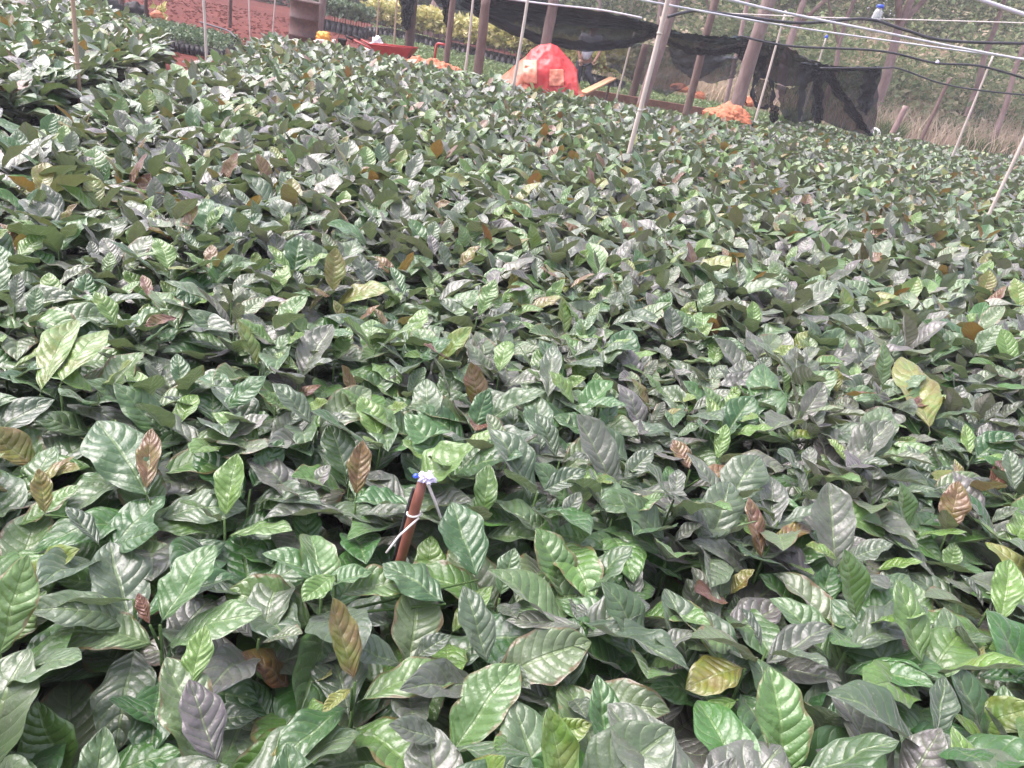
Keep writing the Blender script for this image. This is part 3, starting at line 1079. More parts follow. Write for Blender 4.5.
s1.tube([tipp + np.array([.008, -.008, -.006]), tipp * .45 + e1 * .55 + np.array([0, 0, .004]), e1], [.0032, .0028, .0026], 7)
e2 = atZ(386, 553, .37) - np.array([sb[0], sb[1], 0])
mid_ = foot + (tipp - foot) * .83
s1.tube([mid_ + np.array([.012, -.008, -.002]), mid_ * .5 + e2 * .5 + np.array([0, -.01, 0]), e2], [.0022, .0022, .002], 7)
ring = [mid_ + .0125 * np.array([math.cos(w), math.sin(w), .15 * math.cos(w)]) for w in np.linspace(0, 2 * PI, 14)]
s1.tube(ring, .0022, 6)
s1.build('string', MAT['cord'], root)

# ---------------------------------------------------------------- rusty drum
dp = atY(303, 40, 15)
root = empty('steel_drum', (dp[0], 15.0, 0))
tag(root, 'rusty brown steel drum standing on the red soil', 'drum')
r = .255
prof = [(.002, .01), (r, .0), (r, .28), (r + .012, .295), (r, .31), (r, .575), (r + .012, .59), (r, .605), (r, .87), (r + .012, .88), (r + .006, .892), (r - .012, .884), (r - .016, .868), (.002, .866)]
MB().lathe(prof, 32).build('barrel', MAT['rust'], root)
MB().lathe([(r + .002, .86), (r + .017, .866), (r + .017, .884), (r + .006, .9), (r - .006, .896)], 32).build('rim', MAT['log'], root)
MB().lathe([(.002, .884), (.03, .884), (.034, .87), (.034, .866)], 12, (.1, .1, 0)).build('bung', MAT['rust'], root)

# clutter at the drum's foot
for i, (a, b, yd, s, mt, nm, lab, cat) in enumerate((
        (324, 34, 14.6, (.13, .11, .12), 'yelloworange', 'plastic_bag', 'amber orange plastic bag beside the rusty drum', 'bag'),
        (321, 41, 14.2, (.13, .11, .08), 'palepink', 'plastic_bag', 'pale pink plastic bag low beside the rusty drum', 'bag'),
        (334, 41, 14.2, (.05, .06, .11), 'palepink', 'plastic_scrap', 'slim pale pink scrap between bag and black pot', 'scrap'),
        (377, 41, 16.3, (.12, .1, .16), 'whiteplastic', 'plastic_bag', 'white plastic bag behind the wheelbarrow handles', 'bag'),
        (365, 49, 14.6, (.12, .1, .06), 'palepink', 'plastic_scrap', 'dull pink scrap on soil under the wheelbarrow handles', 'scrap'),
        (782, 124, 15.5, (.1, .08, .06), 'whiteplastic', 'plastic_bag', 'white plastic bag at the foot of the slanting blue-tied pole', 'bag'),
        (876, 130, 18.7, (.1, .08, .09), 'whiteplastic', 'plastic_bag', 'white plastic bag right under the net curtain corner', 'bag'))):
    p = atY(a, b, yd)
    o = crumple(nm, (p[0], p[1], max(0.0, p[2] - s[2])), s, MAT[mt], None, i + 2, .45, 4, .35)
    tag(o, lab, cat)
p = atY(342, 43, 14.2)
root = empty('black_pot', (p[0], p[1], max(0, p[2] - .1)))
tag(root, 'small black plastic pot at the end of the bag row', 'pot')
MB().lathe([(.002, 0), (.055, 0), (.075, .15), (.083, .152), (.083, .17), (.07, .17), (.06, .03), (.002, .03)], 18).build('pot_body', MAT['rubber'], root)
MB().tube([(-.08, 0, .16), (-.05, 0, .24), (.05, 0, .24), (.08, 0, .16)], .006, 6).build('handle', MAT['rubber'], root)

# ---------------------------------------------------------------- red wheelbarrow
yw = 15.5
A, B_ = atY(374, 47, yw), atY(417, 48, yw)
rim_z = .46
root = empty('wheelbarrow', ((A[0] + B_[0]) / 2, yw, 0))
root.rotation_euler = (0, math.radians(-5), 0)
tag(root, 'red wheelbarrow parked on the soil beyond the seedlings', 'wheelbarrow')
L = B_[0] - A[0]


def tray_ring(x0, x1, w, z):
    return [(x0, -w / 2, z), (x1, -w / 2, z), (x1, w / 2, z), (x0, w / 2, z)]


tb = MB()
o_ = tray_ring(-L / 2, L / 2, .6, .4) + tray_ring(-L / 2 + .19, L / 2 - .18, .36, .14)
tb.add(o_, [(0, 1, 5, 4), (1, 2, 6, 5), (2, 3, 7, 6), (3, 0, 4, 7), (4, 5, 6, 7)])
tr_ = tb.build('tray', MAT['redpaint'], root, False, 0, .006)
rm = MB().tube([*tray_ring(-L / 2, L / 2, .6, .403), tray_ring(-L / 2, L / 2, .6, .403)[0]], .011, 8)
rm.build('rim', MAT['redpaint'], tr_)
for s in (-1, 1):
    h = MB().tube([(L / 2 - .12, s * .1, .12), (-.1, s * .17, .13), (-L / 2 + .02, s * .25, .33), (-L / 2 - .36, s * .27, .47)], .015, 8).build('handle', MAT['redpaint'], root)
    MB().tube([(-L / 2 - .3, s * .268, .445), (-L / 2 - .44, s * .274, .5)], .021, 8).build('grip', MAT['grip'], h)
    MB().tube([(-.12, s * .18, .13), (-.18, s * .2, .0), (-.06, s * .2, 0.0), (.02, s * .17, .13)], .011, 8).build('leg', MAT['redpaint'], root)
wh = MB()
wc = (L / 2 - .03, 0, .14)
prof = [(.08, -.035), (.12, -.04), (.14, -.02), (.14, .02), (.12, .04), (.08, .035)]
V, F = [], []
for k in range(24):
    w = 2 * PI * k / 24
    for rr, yy in prof:
        V.append((wc[0] + rr * math.cos(w), yy, wc[2] + rr * math.sin(w)))
n_ = len(prof)
for k in range(24):
    for j in range(n_):
        F.append((k * n_ + j, k * n_ + (j + 1) % n_, ((k + 1) % 24) * n_ + (j + 1) % n_, ((k + 1) % 24) * n_ + j))
wheel = wh.add(V, F).build('wheel', MAT['rubber'], root)
MB().tube([(wc[0], -.06, wc[2]), (wc[0], .06, wc[2])], .03, 12).build('hub', MAT['redpaint'], wheel)

# red metal frame
p = atY(440, 58, 15)
root = tag(empty('metal_frame', (p[0], p[1], 0)), 'upright red metal U frame behind the orange sacks', 'frame')
z0, z1 = 0.0, atY(441, 44, 15)[2]
MB().tube([(-.1, 0, z0), (-.095, 0, z1 - .03), (-.07, 0, z1), (.06, 0, z1), (.085, 0, z1 - .03), (.09, 0, z0)], .022, 8).build('hoop', MAT['redpaint'], root)
MB().tube([(-.1, 0, .2), (.09, 0, .2)], .018, 8).build('crossbar', MAT['redpaint'], root)

# orange sacks
for i, (a, b, yd, s, lab) in enumerate((
        (416, 63, 12.9, (.23, .2, .17), 'orange sack slumped at the bed edge beside the wheelbarrow'),
        (437, 67, 12.9, (.3, .22, .22), 'orange sack with raised corner, in front of the red frame'),
        (454, 71, 12.9, (.14, .12, .14), 'small pointed orange sack end, right of the other sacks'),
        (728, 113, 13.2, (.37, .3, .22), 'big orange plastic heap at the foot of the thick log'),
        (603, 62, 22, (.42, .3, .17), 'orange sack lying far behind the walking person'),
        (680, 86, 20, (.22, .2, .13), 'small orange sack behind the net by the crooked log'),
        (699, 94, 19, (.17, .15, .1), 'low orange sack on the green bed behind the net'),
        (750, 100, 17.5, (.12, .12, .13), 'small orange sack seen behind the thick log'),
        (157, 14, 13.2, (.11, .1, .09), 'orange bag at the back of the small seedling bed'))):
    p = atY(a, b, yd)
    o = crumple('orange_sack', (p[0], p[1], max(0, p[2] - s[2] * .9)), s, MAT['orange'], None, i * 3 + 1, .28, 2.6, .4, 5 if i < 4 else 4)
    tag(o, lab, 'sack', 'orange sacks')
# the heap reaches down to the ground
# ---------------------------------------------------------------- pink plastic heap over crates
yt = 13.6
root = tag(empty('plastic_heap', (*atY(540, 90, yt)[:2], 0)), 'heap of orange crates covered by shiny pink and orange plastic sheets', 'plastic heap')
rx, ry = root.location.x, root.location.y


def T(px_, py_, dy=0.0):
    q = atY(px_, py_, yt + dy)
    return np.array([q[0] - rx, q[1] - ry, max(q[2], 0.0)])


def crease(p, seed, amp):
    nn = Vector(tuple(p * 4.5)) + Vector((seed, 0, 0))
    q_ = p + amp * np.array([.5 * mnoise.noise(nn), mnoise.noise(nn + Vector((9, 2, 3))) * 1.6, .4 * mnoise.noise(nn + Vector((1, 8, 3)))])
    rdg = abs(mnoise.noise(nn * 1.7 + Vector((4, 4, 4)))) + .5 * abs(mnoise.noise(nn * 3.6))
    return q_ + np.array([0, amp * 2.2 * (rdg - .3), 0])


def drape(outline, back_dy, mat, name, amp=.03, seed=0, rows=26, colsn=44, bulge=.13):
    """a sheet thrown over the heap: from its front hem, over the top ridge, down the back"""
    top = outline['top']
    bot = outline['bot']
    xs = np.linspace(0, 1, colsn)
    tx = np.interp(xs, np.linspace(0, 1, len(top)), [p[0] for p in top])
    ty = np.interp(xs, np.linspace(0, 1, len(top)), [p[1] for p in top])
    bx = np.interp(xs, np.linspace(0, 1, len(bot)), [p[0] for p in bot])
    by = np.interp(xs, np.linspace(0, 1, len(bot)), [p[1] for p in bot])
    G = []
    for r_ in np.linspace(0, 1, rows):
        row = []
        for j in range(colsn):
            t = np.array([tx[j], ty[j]])
            b = np.array([bx[j], by[j]])
            if r_ < .65:
                k = r_ / .65
                q = b + (t - b) * k
                p = T(q[0], q[1], -.42 * (1 - k) ** 1.0 - bulge * math.sin(PI * k) + .02)
            else:
                k = (r_ - .65) / .35
                p0 = T(t[0], t[1], .02)
                p = p0 + np.array([0, back_dy * k, -(p0[2]) * k ** 1.6])
            p = crease(p, seed, amp)
            p[2] = max(p[2], .012)
            row.append(p)
        G.append(row)
    return MB().grid(G).build(name, mat, root, True, 0, .004)


drape({'top': [(526, 56), (531, 49), (540, 44), (550, 42.5), (558, 46), (567, 56), (574, 64), (577, 69)], 'bot': [(526, 84), (532, 90), (545, 93), (555, 95), (562, 97), (570, 97), (576, 97), (578, 97)]}, .5, MAT['pinkfilm'], 'pink_sheet', .02, 3, 40, 64)
drape({'top': [(494, 84), (502, 76), (511, 68), (520, 60), (528, 54)], 'bot': [(494, 88), (504, 90), (512, 92), (524, 92), (530, 93)]}, .35, MAT['orangefilm'], 'orange_sheet', .022, 8, bulge=.08)
drape({'top': [(575, 70), (577, 76), (579, 84), (582, 92)], 'bot': [(571, 98), (575, 99), (580, 99), (585, 98)]}, .3, MAT['orangefilm'], 'orange_sheet', .015, 15, colsn=16, bulge=.05)
PT = [(526, 56), (531, 49), (540, 44), (550, 42.5), (558, 46), (567, 56), (574, 64), (577, 69)]
PB = [(526, 84), (532, 90), (545, 93), (555, 95), (562, 97), (570, 97), (576, 97), (578, 97)]
for (x0, x1, y0, y1, mt_, nm_) in ((523.5, 537, 60, 84, 'crate', 'orange_patch'), (549.5, 564, 69, 86, 'crate', 'orange_patch')):
    G = []
    for yy in np.linspace(y1, y0, 14):
        row = []
        for xx in np.linspace(x0, x1, 14):
            t_ = (xx - PT[0][0]) / (PT[-1][0] - PT[0][0])
            yt_, yb_ = np.interp(xx, [p[0] for p in PT], [p[1] for p in PT]), np.interp(xx, [p[0] for p in PB], [p[1] for p in PB])
            k = np.clip((yb_ - yy) / (yb_ - yt_), 0, 1)
            p_ = T(xx, yy, -.42 * (1 - k) - .13 * math.sin(PI * k) + .02)
            row.append(crease(p_, 3, .02) + np.array([0, -.012, 0]))
        G.append(row)
    MB().grid(G).build(nm_, MAT[mt_], root, True, 0, .004)
for (a, b, wpx, z0_, z1_) in ((533, 76, .3, .1, .64), (555, 82, .3, .08, .6), (568, 84, .22, .08, .5)):
    q = T(a, b, -.02)
    MB().box((q[0], -.12, (z0_ + z1_) / 2), (wpx, .36, z1_ - z0_)).build('crate', MAT['crate'], root, False, .015)

# plank leaning
a_, b_ = atY(583, 93, 14.2), atY(613, 78, 15.0)
ce = (a_ + b_) / 2
dv = b_ - a_
o = MB().box((0, 0, 0), (np.linalg.norm(dv), .14, .03)).build('wooden_plank', MAT['plank'], None, False, .004)
o.location = ce
o.rotation_euler = (Vector(dv).to_track_quat('X', 'Z')).to_euler()
tag(o, 'tan wooden plank leaning up behind the pink plastic heap', 'plank')
for q in (.9,):
    pp = a_ + dv * q
    st = MB().tube([(0, 0, 0), (0.01, 0, pp[2] - .02)], .02, 8).build('plank_prop', MAT['dark_log'], o)
    st.parent = None
    st.location = (pp[0], pp[1], 0)
    tag(st, 'short dark prop carrying the raised end of the plank', 'prop')

# edging board of the far bed
a_, b_ = atY(584, 99, 16), atY(745, 113, 17.8)
o = MB().box((0, 0, 0), (np.linalg.norm(b_ - a_), .06, .16)).build('edging_board', MAT['timber'], None, False, .006)
o.location = (a_ + b_) / 2
o.location.z = max(.08, o.location.z)
o.rotation_euler = (0, 0, math.atan2(b_[1] - a_[1], b_[0] - a_[0]))
tag(o, 'long low brown board edging the bed beneath the shade net', 'edging board')

# ---------------------------------------------------------------- shade net


def net_piece(top, bot, name, mat, parent, org, dtop, dbot, rows=20, colsn=70, fold=.11, ff=8.0, belly=.25, seed=0):
    xs = np.linspace(0, 1, colsn)

    def samp(c):
        t = np.linspace(0, 1, len(c))
        return np.interp(xs, t, [p[0] for p in c]), np.interp(xs, t, [p[1] for p in c])
    tx, ty = samp(top)
    bx, by = samp(bot)
    G = []
    for r_ in np.linspace(0, 1, rows):
        row = []
        for j in range(colsn):
            qx, qy = tx[j] + (bx[j] - tx[j]) * r_, ty[j] + (by[j] - ty[j]) * r_
            dep = dtop + (dbot - dtop) * r_ + belly * math.sin(PI * r_)
            p = atY(qx, qy, dep)
            nn = Vector((xs[j] * ff + seed, r_ * 2.2, 0))
            ph = xs[j] * 5 + r_ * 9 + 2 * mnoise.noise(nn)
            p = p + np.array([0, fold * math.sin(ph * 2) + fold * mnoise.noise(nn * 2), fold * .35 * mnoise.noise(nn * 3)])
            p[2] = max(p[2], .02)
            row.append(p - org)
        G.append(row)
    return MB().grid(G).build(name, mat, parent, True)


NETO = np.array([*atY(640, 60, 15.6)[:2], 0])
net = tag(empty('shade_net', NETO), 'long black shade net sagging between the log posts', 'shade net')
# swags
net_piece([(462, -6), (520, -1), (580, 8), (640, 19), (660, 28)], [(456, 0), (478, 17), (508, 34), (545, 46), (590, 51), (625, 48), (648, 40), (658, 36)], 'net_swag', MAT['net'], net, NETO, 15.1, 15.5, belly=.35)
net_piece([(462, -5), (520, 0), (580, 9), (640, 20), (660, 29)], [(458, 0), (480, 9), (508, 15), (545, 22), (590, 27), (625, 30), (650, 31), (660, 33)], 'net_swag', MAT['netteal'], net, NETO, 15.05, 15.35, belly=.3, seed=5)
net_piece([(646, 20), (680, 33), (710, 36), (745, 36), (756, 37)], [(648, 33), (664, 45), (690, 54), (712, 56), (735, 53), (752, 46)], 'net_swag', MAT['net'], net, NETO, 15.1, 15.4, belly=.25, seed=9)
net_piece([(656, 26), (690, 34), (720, 36.5), (752, 37.5)], [(656, 32), (690, 41), (720, 44), (752, 42)], 'net_edge', MAT['netteal'], net, NETO, 15.0, 15.1, belly=.05, seed=4, rows=6)
net_piece([(748, 40), (766, 40), (778, 42), (800, 54), (826, 66)], [(752, 58), (762, 74), (778, 84), (796, 87), (812, 82), (824, 72)], 'net_swag', MAT['net'], net, NETO, 15.1, 15.5, belly=.25, seed=13)
net_piece([(735, 52), (745, 47), (756, 45)], [(742, 62), (748, 70), (758, 62)], 'net_swag', MAT['net'], net, NETO, 15.2, 15.4, belly=.1, seed=17)
net_piece([(470, 6), (508, 22), (545, 36), (590, 42), (625, 40), (652, 33)], [(474, 13), (508, 33), (545, 46), (590, 51), (625, 48), (652, 37)], 'net_hem', MAT['net'], net, NETO, 15.3, 15.42, belly=.1, seed=81, rows=8)
net_piece([(650, 34), (690, 47), (712, 50), (750, 44)], [(652, 37), (690, 54), (712, 56), (750, 49)], 'net_hem', MAT['net'], net, NETO, 15.2, 15.3, belly=.1, seed=83, rows=8)
# the loose loops hanging behind the slanting white pole
net_piece([(750, 56), (758, 55), (766, 56)], [(753, 76), (756, 80), (764, 78)], 'net_loop', MAT['net'], net, NETO, 15.4, 15.3, belly=.1, colsn=24, seed=21)
lp = []
for w in np.linspace(-.2, 2 * PI * .93, 26):
    q = atY(763 + 10.5 * math.cos(w + 1.2), 92 + 16 * math.sin(w + 1.2), 15.3)
    lp.append(q - NETO)
MB().tube(lp, [.035 + .02 * math.sin(k * 1.7) for k in range(len(lp))], 9).build('net_loop', MAT['net'], net)
net_piece([(756, 80), (764, 79), (771, 84)], [(754, 99), (763, 107), (773, 106)], 'net_loop', MAT['netthin'], net, NETO, 15.4, 15.35, belly=.1, colsn=20, seed=25)
net_piece([(771, 104), (775, 105), (779, 107)], [(769, 123), (773, 125), (777, 124)], 'net_loop', MAT['net'], net, NETO, 15.3, 15.3, belly=.06, colsn=18, seed=29)
net_piece([(740, 70), (744, 74), (748, 76)], [(738, 100), (742, 104), (746, 104)], 'net_loop', MAT['net'], net, NETO, 15.5, 15.4, belly=.06, colsn=18, seed=33)
# end curtain
net_piece([(800, 66), (826, 67), (850, 67), (881, 67)], [(797, 122), (822, 121), (845, 130), (874, 137)], 'net_curtain', MAT['netthin'], net, NETO, 14.9, 14.95, belly=.06, fold=.05, seed=37)
net_piece([(812, 70), (818, 70), (824, 71)], [(813, 122), (818, 125), (822, 122)], 'net_fold', MAT['net'], net, NETO, 14.75, 14.8, belly=.05, colsn=20, seed=41)
net_piece([(820, 72), (826, 72), (832, 72)], [(858, 128), (866, 133), (873, 136)], 'net_fold', MAT['net'], net, NETO, 14.75, 14.8, belly=.05, colsn=24, seed=45)
net_piece([(866, 70), (873, 69), (880, 69)], [(857, 108), (863, 112), (868, 116)], 'net_fold', MAT['netthin'], net, NETO, 14.7, 14.75, belly=.05, colsn=24, seed=49)
net_piece([(800, 62), (826, 65), (850, 67), (882, 67)], [(800, 68), (826, 72), (850, 71), (881, 71)], 'net_edge', MAT['net'], net, NETO, 14.7, 14.75, belly=.06, rows=7, seed=53)
net_piece([(776, 84), (790, 88), (806, 84)], [(783, 118), (792, 122), (802, 121)], 'net_curtain', MAT['netthin'], net, NETO, 15.6, 15.6, belly=.1, colsn=24, seed=55)

back = np.array([*atY(690, 70, 19.5)[:2], 0])
bn = tag(empty('shade_net', back), 'thin see through net hanging farther back under the long sagging net', 'shade net')
net_piece([(604, 44), (640, 44), (690, 50), (735, 56)], [(607, 66), (640, 84), (666, 96), (700, 80)], 'net_curtain', MAT['netthin'], bn, back, 19.2, 19.4, belly=.2, seed=61)
net_piece([(668, 48), (690, 52), (715, 56), (738, 58)], [(674, 66), (690, 78), (715, 84), (735, 78)], 'net_swag', MAT['netthin'], bn, back, 18.9, 19.1, belly=.2, seed=65)
for (a, b, c, d_, yd, lab) in ((399, 416, -4, 31, 17.2, 'black net bundle hanging on the dark post by the wheelbarrow'), (441, 452, -6, 28, 14.9, 'dark net strip hanging on the slim reddish post')):
    og = np.array([*atY((a + b) / 2, 10, yd)[:2], 0])
    e = tag(empty('net_bundle', og), lab, 'net bundle')
    net_piece([(a, c), ((a + b) / 2, c), (b, c)], [(a + 3, d_ - 6), ((a + b) / 2, d_), (b - 6 if a < 420 else b - 1, d_ - 5)], 'hanging_net', MAT['net'], e, og, yd, yd + .05, belly=.06, colsn=26, fold=.09, seed=a)
    net_piece([(a + 1, c), ((a + b) / 2, c), (b - 1, c)], [(a + 5, d_ - 10), ((a + b) / 2 - 1, d_ - 4), (b - 7, d_ - 12)], 'hanging_net', MAT['net'], e, og, yd - .12, yd - .1, belly=-.06, colsn=26, fold=.08, seed=a + 3)
# the teal net roof at the far left
og = np.array([*atY(500, 10, 21)[:2], 0])
e = tag(empty('shade_net', og), 'dark teal net stretched far behind at the top, left half', 'shade net')
net_piece([(415, -22), (470, -20), (540, -8), (560, 0)], [(440, 8), (470, 11), (500, 15), (540, 24)], 'net_roof', MAT['netteal'], e, og, 21, 21.4, belly=.3, seed=71)

# ---------------------------------------------------------------- person behind the net


def skin_body(name, joints, edges, radii, mat, parent, levels=2):
    me = bpy.data.meshes.new(name)
    me.from_pydata(joints, edges, [])
    o = link(name, me, parent)
    me.materials.append(mat)
    o.modifiers.new('skin', 'SKIN').use_smooth_shade = True
    sv = me.skin_vertices[0].data
    for i, r_ in enumerate(radii):
        sv[i].radius = r_ if isinstance(r_, tuple) else (r_, r_)
        sv[i].use_root = (i == 0)
    s = o.modifiers.new('sub', 'SUBSURF')
    s.levels = s.render_levels = levels
    return o


yp = 19.0
pf = atY(586, 88, yp)
per = tag(empty('person', (pf[0], yp, 0)), 'person in grey shirt, dark trousers and white hat bending behind the net', 'person')


def Q(px_, py_, dy=0.0):
    q = atY(px_, py_, yp + dy)
    return (q[0] - pf[0], dy, q[2])


# body: head, neck, torso, arms (skin coloured), one continuous mesh
hip = Q(585, 61)
che = Q(590, 42, -.02)
nek = Q(592.5, 34, -.06)
hed = Q(593.5, 28, -.08)
crn = Q(594, 24.5, -.07)
shl, shr = (che[0] - .19, che[1], che[2] + .1), (che[0] + .19, che[1], che[2] + .1)
elb, wrl = (che[0] - .24, -.12, che[2] - .17), Q(580, 60, -.22)
err_, wrr = (che[0] + .27, -.1, che[2] - .15), (che[0] + .2, -.26, che[2] - .34)
kl, al_ = Q(579, 73, -.04), (Q(576, 86)[0], .05, .09)
kr, ar = Q(588, 74, -.12), (Q(596, 87)[0], .02, .1)
J = [hip, ((hip[0] + che[0]) / 2, 0, (hip[2] + che[2]) / 2), che, nek, hed, crn, shl, elb, wrl, shr, err_, wrr,
     (hip[0] - .1, 0, hip[2] - .08), kl, al_, (al_[0], -.17, .045), (hip[0] + .1, 0, hip[2] - .08), kr, ar, (ar[0] + .03, -.17, .045)]
Ed = [(0, 1), (1, 2), (2, 3), (3, 4), (4, 5), (2, 6), (6, 7), (7, 8), (2, 9), (9, 10), (10, 11), (0, 12), (12, 13), (13, 14), (14, 15), (0, 16), (16, 17), (17, 18), (18, 19)]
Rd = [(.14, .1), (.13, .1), (.15, .1), .055, .095, .075, .065, .042, .032, .065, .042, .032, .085, .056, .04, .035, .085, .056, .04, .035]
skin_body('body', J, Ed, Rd, MAT['skin'], per)
# hands with fingers
for wv, el_ in ((wrl, elb), (wrr, err_)):
    w0 = np.array(wv)
    dr = w0 - np.array(el_)
    dr /= np.linalg.norm(dr)
    sdv = np.cross(dr, [0, 1, 0])
    sdv /= np.linalg.norm(sdv)
    hm = MB().tube([w0 - dr * .01, w0 + dr * .04, w0 + dr * .085], [.026, .036, .03], 8)
    for k, (o_k, ln) in enumerate(((-.03, .06), (-.01, .075), (.01, .07), (.03, .055))):
        b0 = w0 + dr * .08 + sdv * o_k
        hm.tube([b0, b0 + dr * ln * .5, b0 + dr * ln * .8 + np.array([0, -.02, 0])], [.0095, .009, .007], 6)
    hm.tube([w0 + dr * .03 + sdv * .03, w0 + dr * .06 + sdv * .055], [.011, .008], 6)
    hm.build('hand', MAT['skin'], per)
Jt = [(hip[0], hip[1], hip[2] + .07), (hip[0] - .1, 0, hip[2] - .08), kl, (al_[0], .04, .13), (hip[0] + .1, 0, hip[2] - .08), kr, (ar[0], .01, .14)]
skin_body('trousers', Jt, [(0, 1), (1, 2), (2, 3), (0, 4), (4, 5), (5, 6)], [(.16, .125), .11, .085, .07, .11, .085, .07], MAT['trousers'], per)
Js = [(hip[0], hip[1], hip[2] - .02), ((hip[0] + che[0]) / 2, 0, (hip[2] + che[2]) / 2), che, (nek[0] - .005, nek[1] + .02, nek[2] - .07), shl, tuple(np.array(shl) * .35 + np.array(elb) * .65), shr, tuple(np.array(shr) * .35 + np.array(err_) * .65)]
skin_body('shirt', Js, [(0, 1), (1, 2), (2, 3), (2, 4), (4, 5), (2, 6), (6, 7)], [(.165, .13), (.155, .125), (.175, .125), .075, .085, .065, .085, .065], MAT['shirt'], per)
hz = crn[2] + .01
MB().lathe([(.17, -.01), (.16, .0), (.105, .012), (.1, .07), (.07, .1), (.002, .105)], 20, (crn[0], crn[1], hz)).build('hat', MAT['hat'], per)
MB().lathe([(.1, -.09), (.106, -.04), (.104, .02), (.002, .05)], 16, (crn[0], crn[1] + .02, hz - .02)).build('hair', MAT['hair'], per)
for s in (-1, 1):
    MB().lathe([(.001, -.012), (.012, 0), (.001, .012)], 8, (hed[0] + s * .035, hed[1] - .09, hed[2] + .015)).build('eye', MAT['hair'], per)
for a in (al_, ar):
    crumple('shoe', (a[0], -.06, 0.0), (.06, .15, .09), MAT['rubber'], per, 2, .1, 2, .0, 3)

# ---------------------------------------------------------------- beds behind: low green seedlings, yellow seedlings in black bags
r2 = np.random.default_rng(5)


def poly_scatter(poly_px, z, n, ymin=None):
    """points on the ground inside a polygon given by its corners on the ground"""
    C = np.array([atZ(a, b, 0.0)[:2] for a, b in poly_px])
    lo, hi = C.min(0), C.max(0)
    out = []
    while sum(map(len, out)) < n:
        q = r2.uniform(lo, hi, (n * 2, 2))
        ins = np.zeros(len(q), bool)
        j = len(C) - 1
        for i in range(len(C)):
            c = ((C[i, 1] > q[:, 1]) != (C[j, 1] > q[:, 1])) & (q[:, 0] < (C[j, 0] - C[i, 0]) * (q[:, 1] - C[i, 1]) / (C[j, 1] - C[i, 1] + 1e-9) + C[i, 0])
            ins ^= c
            j = i
        out.append(q[ins])
    return np.concatenate(out)[:n]


q = poly_scatter([(372, 28), (440, 44), (520, 66), (640, 88), (770, 108), (850, 133), (700, 135), (560, 112), (470, 95), (420, 75), (392, 55)], 0, 60000)
hh = .05 + .1 * r2.random(len(q)) + .04 * np.array([mnoise.noise(Vector((a * .9, b * .9, 0))) for a, b in q])
tone = np.clip(.5 + .5 * np.array([mnoise.noise(Vector((a * .5, b * .5, 4))) for a, b in q]), 0, 1)
o = leaf_cloud('low_seedlings', np.column_stack([q, hh]), .075, MAT['lowleaf'], None, 3, tone)
tag(o, 'low green seedlings covering the ground behind the shade net', 'seedlings', None, 'stuff')

# small bed of tiny seedlings in black bags, far left
q = []
c0, c1, c2, c3 = [atZ(a, b, .2)[:2] for a, b in ((100, 10), (232, 30), (186, 42), (90, 32))]
c0 = np.array((-7.5, 13.2))
c1, c2, c3 = np.array((-5.35, 13.1)), np.array((-4.95, 11.3)), np.array((-6.9, 11.4))
tr_root = tag(empty('seedling_block', (-6.0, 12.2, 0)), 'small block of tiny green seedlings in black bags, end of left path', 'seedling block')
mbg = MB()
lf = []
for i in range(26):
    for j in range(18):
        a, b = (i + .5) / 26, (j + .5) / 18
        p = (c3 + (c2 - c3) * a) * (1 - b) + (c0 + (c1 - c0) * a) * b
        bag_mb(mbg, p[0] + 6.0, p[1] - 12.2, .04, .13, 7)
        for _ in range(9):
            lf.append((p[0] + 6 + r2.normal(0, .03), p[1] - 12.2 + r2.normal(0, .03), .15 + .1 * r2.random()))
mbg.build('nursery_bags', MAT['bag'], tr_root)['kind'] = 'stuff'
leaf_cloud('foliage', np.array(lf), .06, MAT['greenleaf'], tr_root, 9)


def bag_seedling(name, mat, x, y, h, seed, parent=None):
    root = empty(name, (x, y, float(ground_h(np.array(x), np.array(y)))))
    b = MB()
    bag_mb(b, 0, 0, .075, .26, 10)
    b.build('nursery_bag', MAT['bag'], root)
    r_ = np.random.default_rng(seed)
    n = 70
    z = h * (.55 + .45 * r_.random(n))
    a = r_.uniform(0, 6.28, n)
    rad = .15 * r_.random(n) ** .6
    leaf_cloud('foliage', np.column_stack([rad * np.cos(a), rad * np.sin(a), z]), .15, mat, root, seed)
    MB().tube([(0, 0, .24), (.01, 0, h * .8)], [.008, .005], 6).build('stem', MAT['stem'], root)
    return root


ya, yb = atY(366, 34, 24.5), atY(530, 62, 22.0)
protos2 = [bag_seedling('yellow_seedling', MAT['yellowleaf'], ya[0], ya[1], .95, 100 + k) for k in range(5)]
kids2 = {p.name: [o for o in col.objects if o.parent == p] for p in protos2}
cnt = 0
NY = 42
for i in range(NY):
    t = i / (NY - 1)
    x = ya[0] + (yb[0] - ya[0]) * t * 1.35
    y = ya[1] + (yb[1] - ya[1]) * t * 1.35 + r2.normal(0, .05)
    p = protos2[i % 5]
    if i < 5:
        o = p
    else:
        o = p.copy()
        col.objects.link(o)
        for ch in kids2[p.name]:
            c = ch.copy()
            col.objects.link(c)
            c.parent = o
    o.location = (x, y, 0)
    o.rotation_euler = (0, 0, r2.uniform(0, 6))
    s = r2.uniform(.9, 1.15)
    o.scale = (s, s, s)
    tag(o, 'tall yellow leaved seedling in a black bag, front row of the far bed', 'seedling', 'yellow seedlings in the far front row')
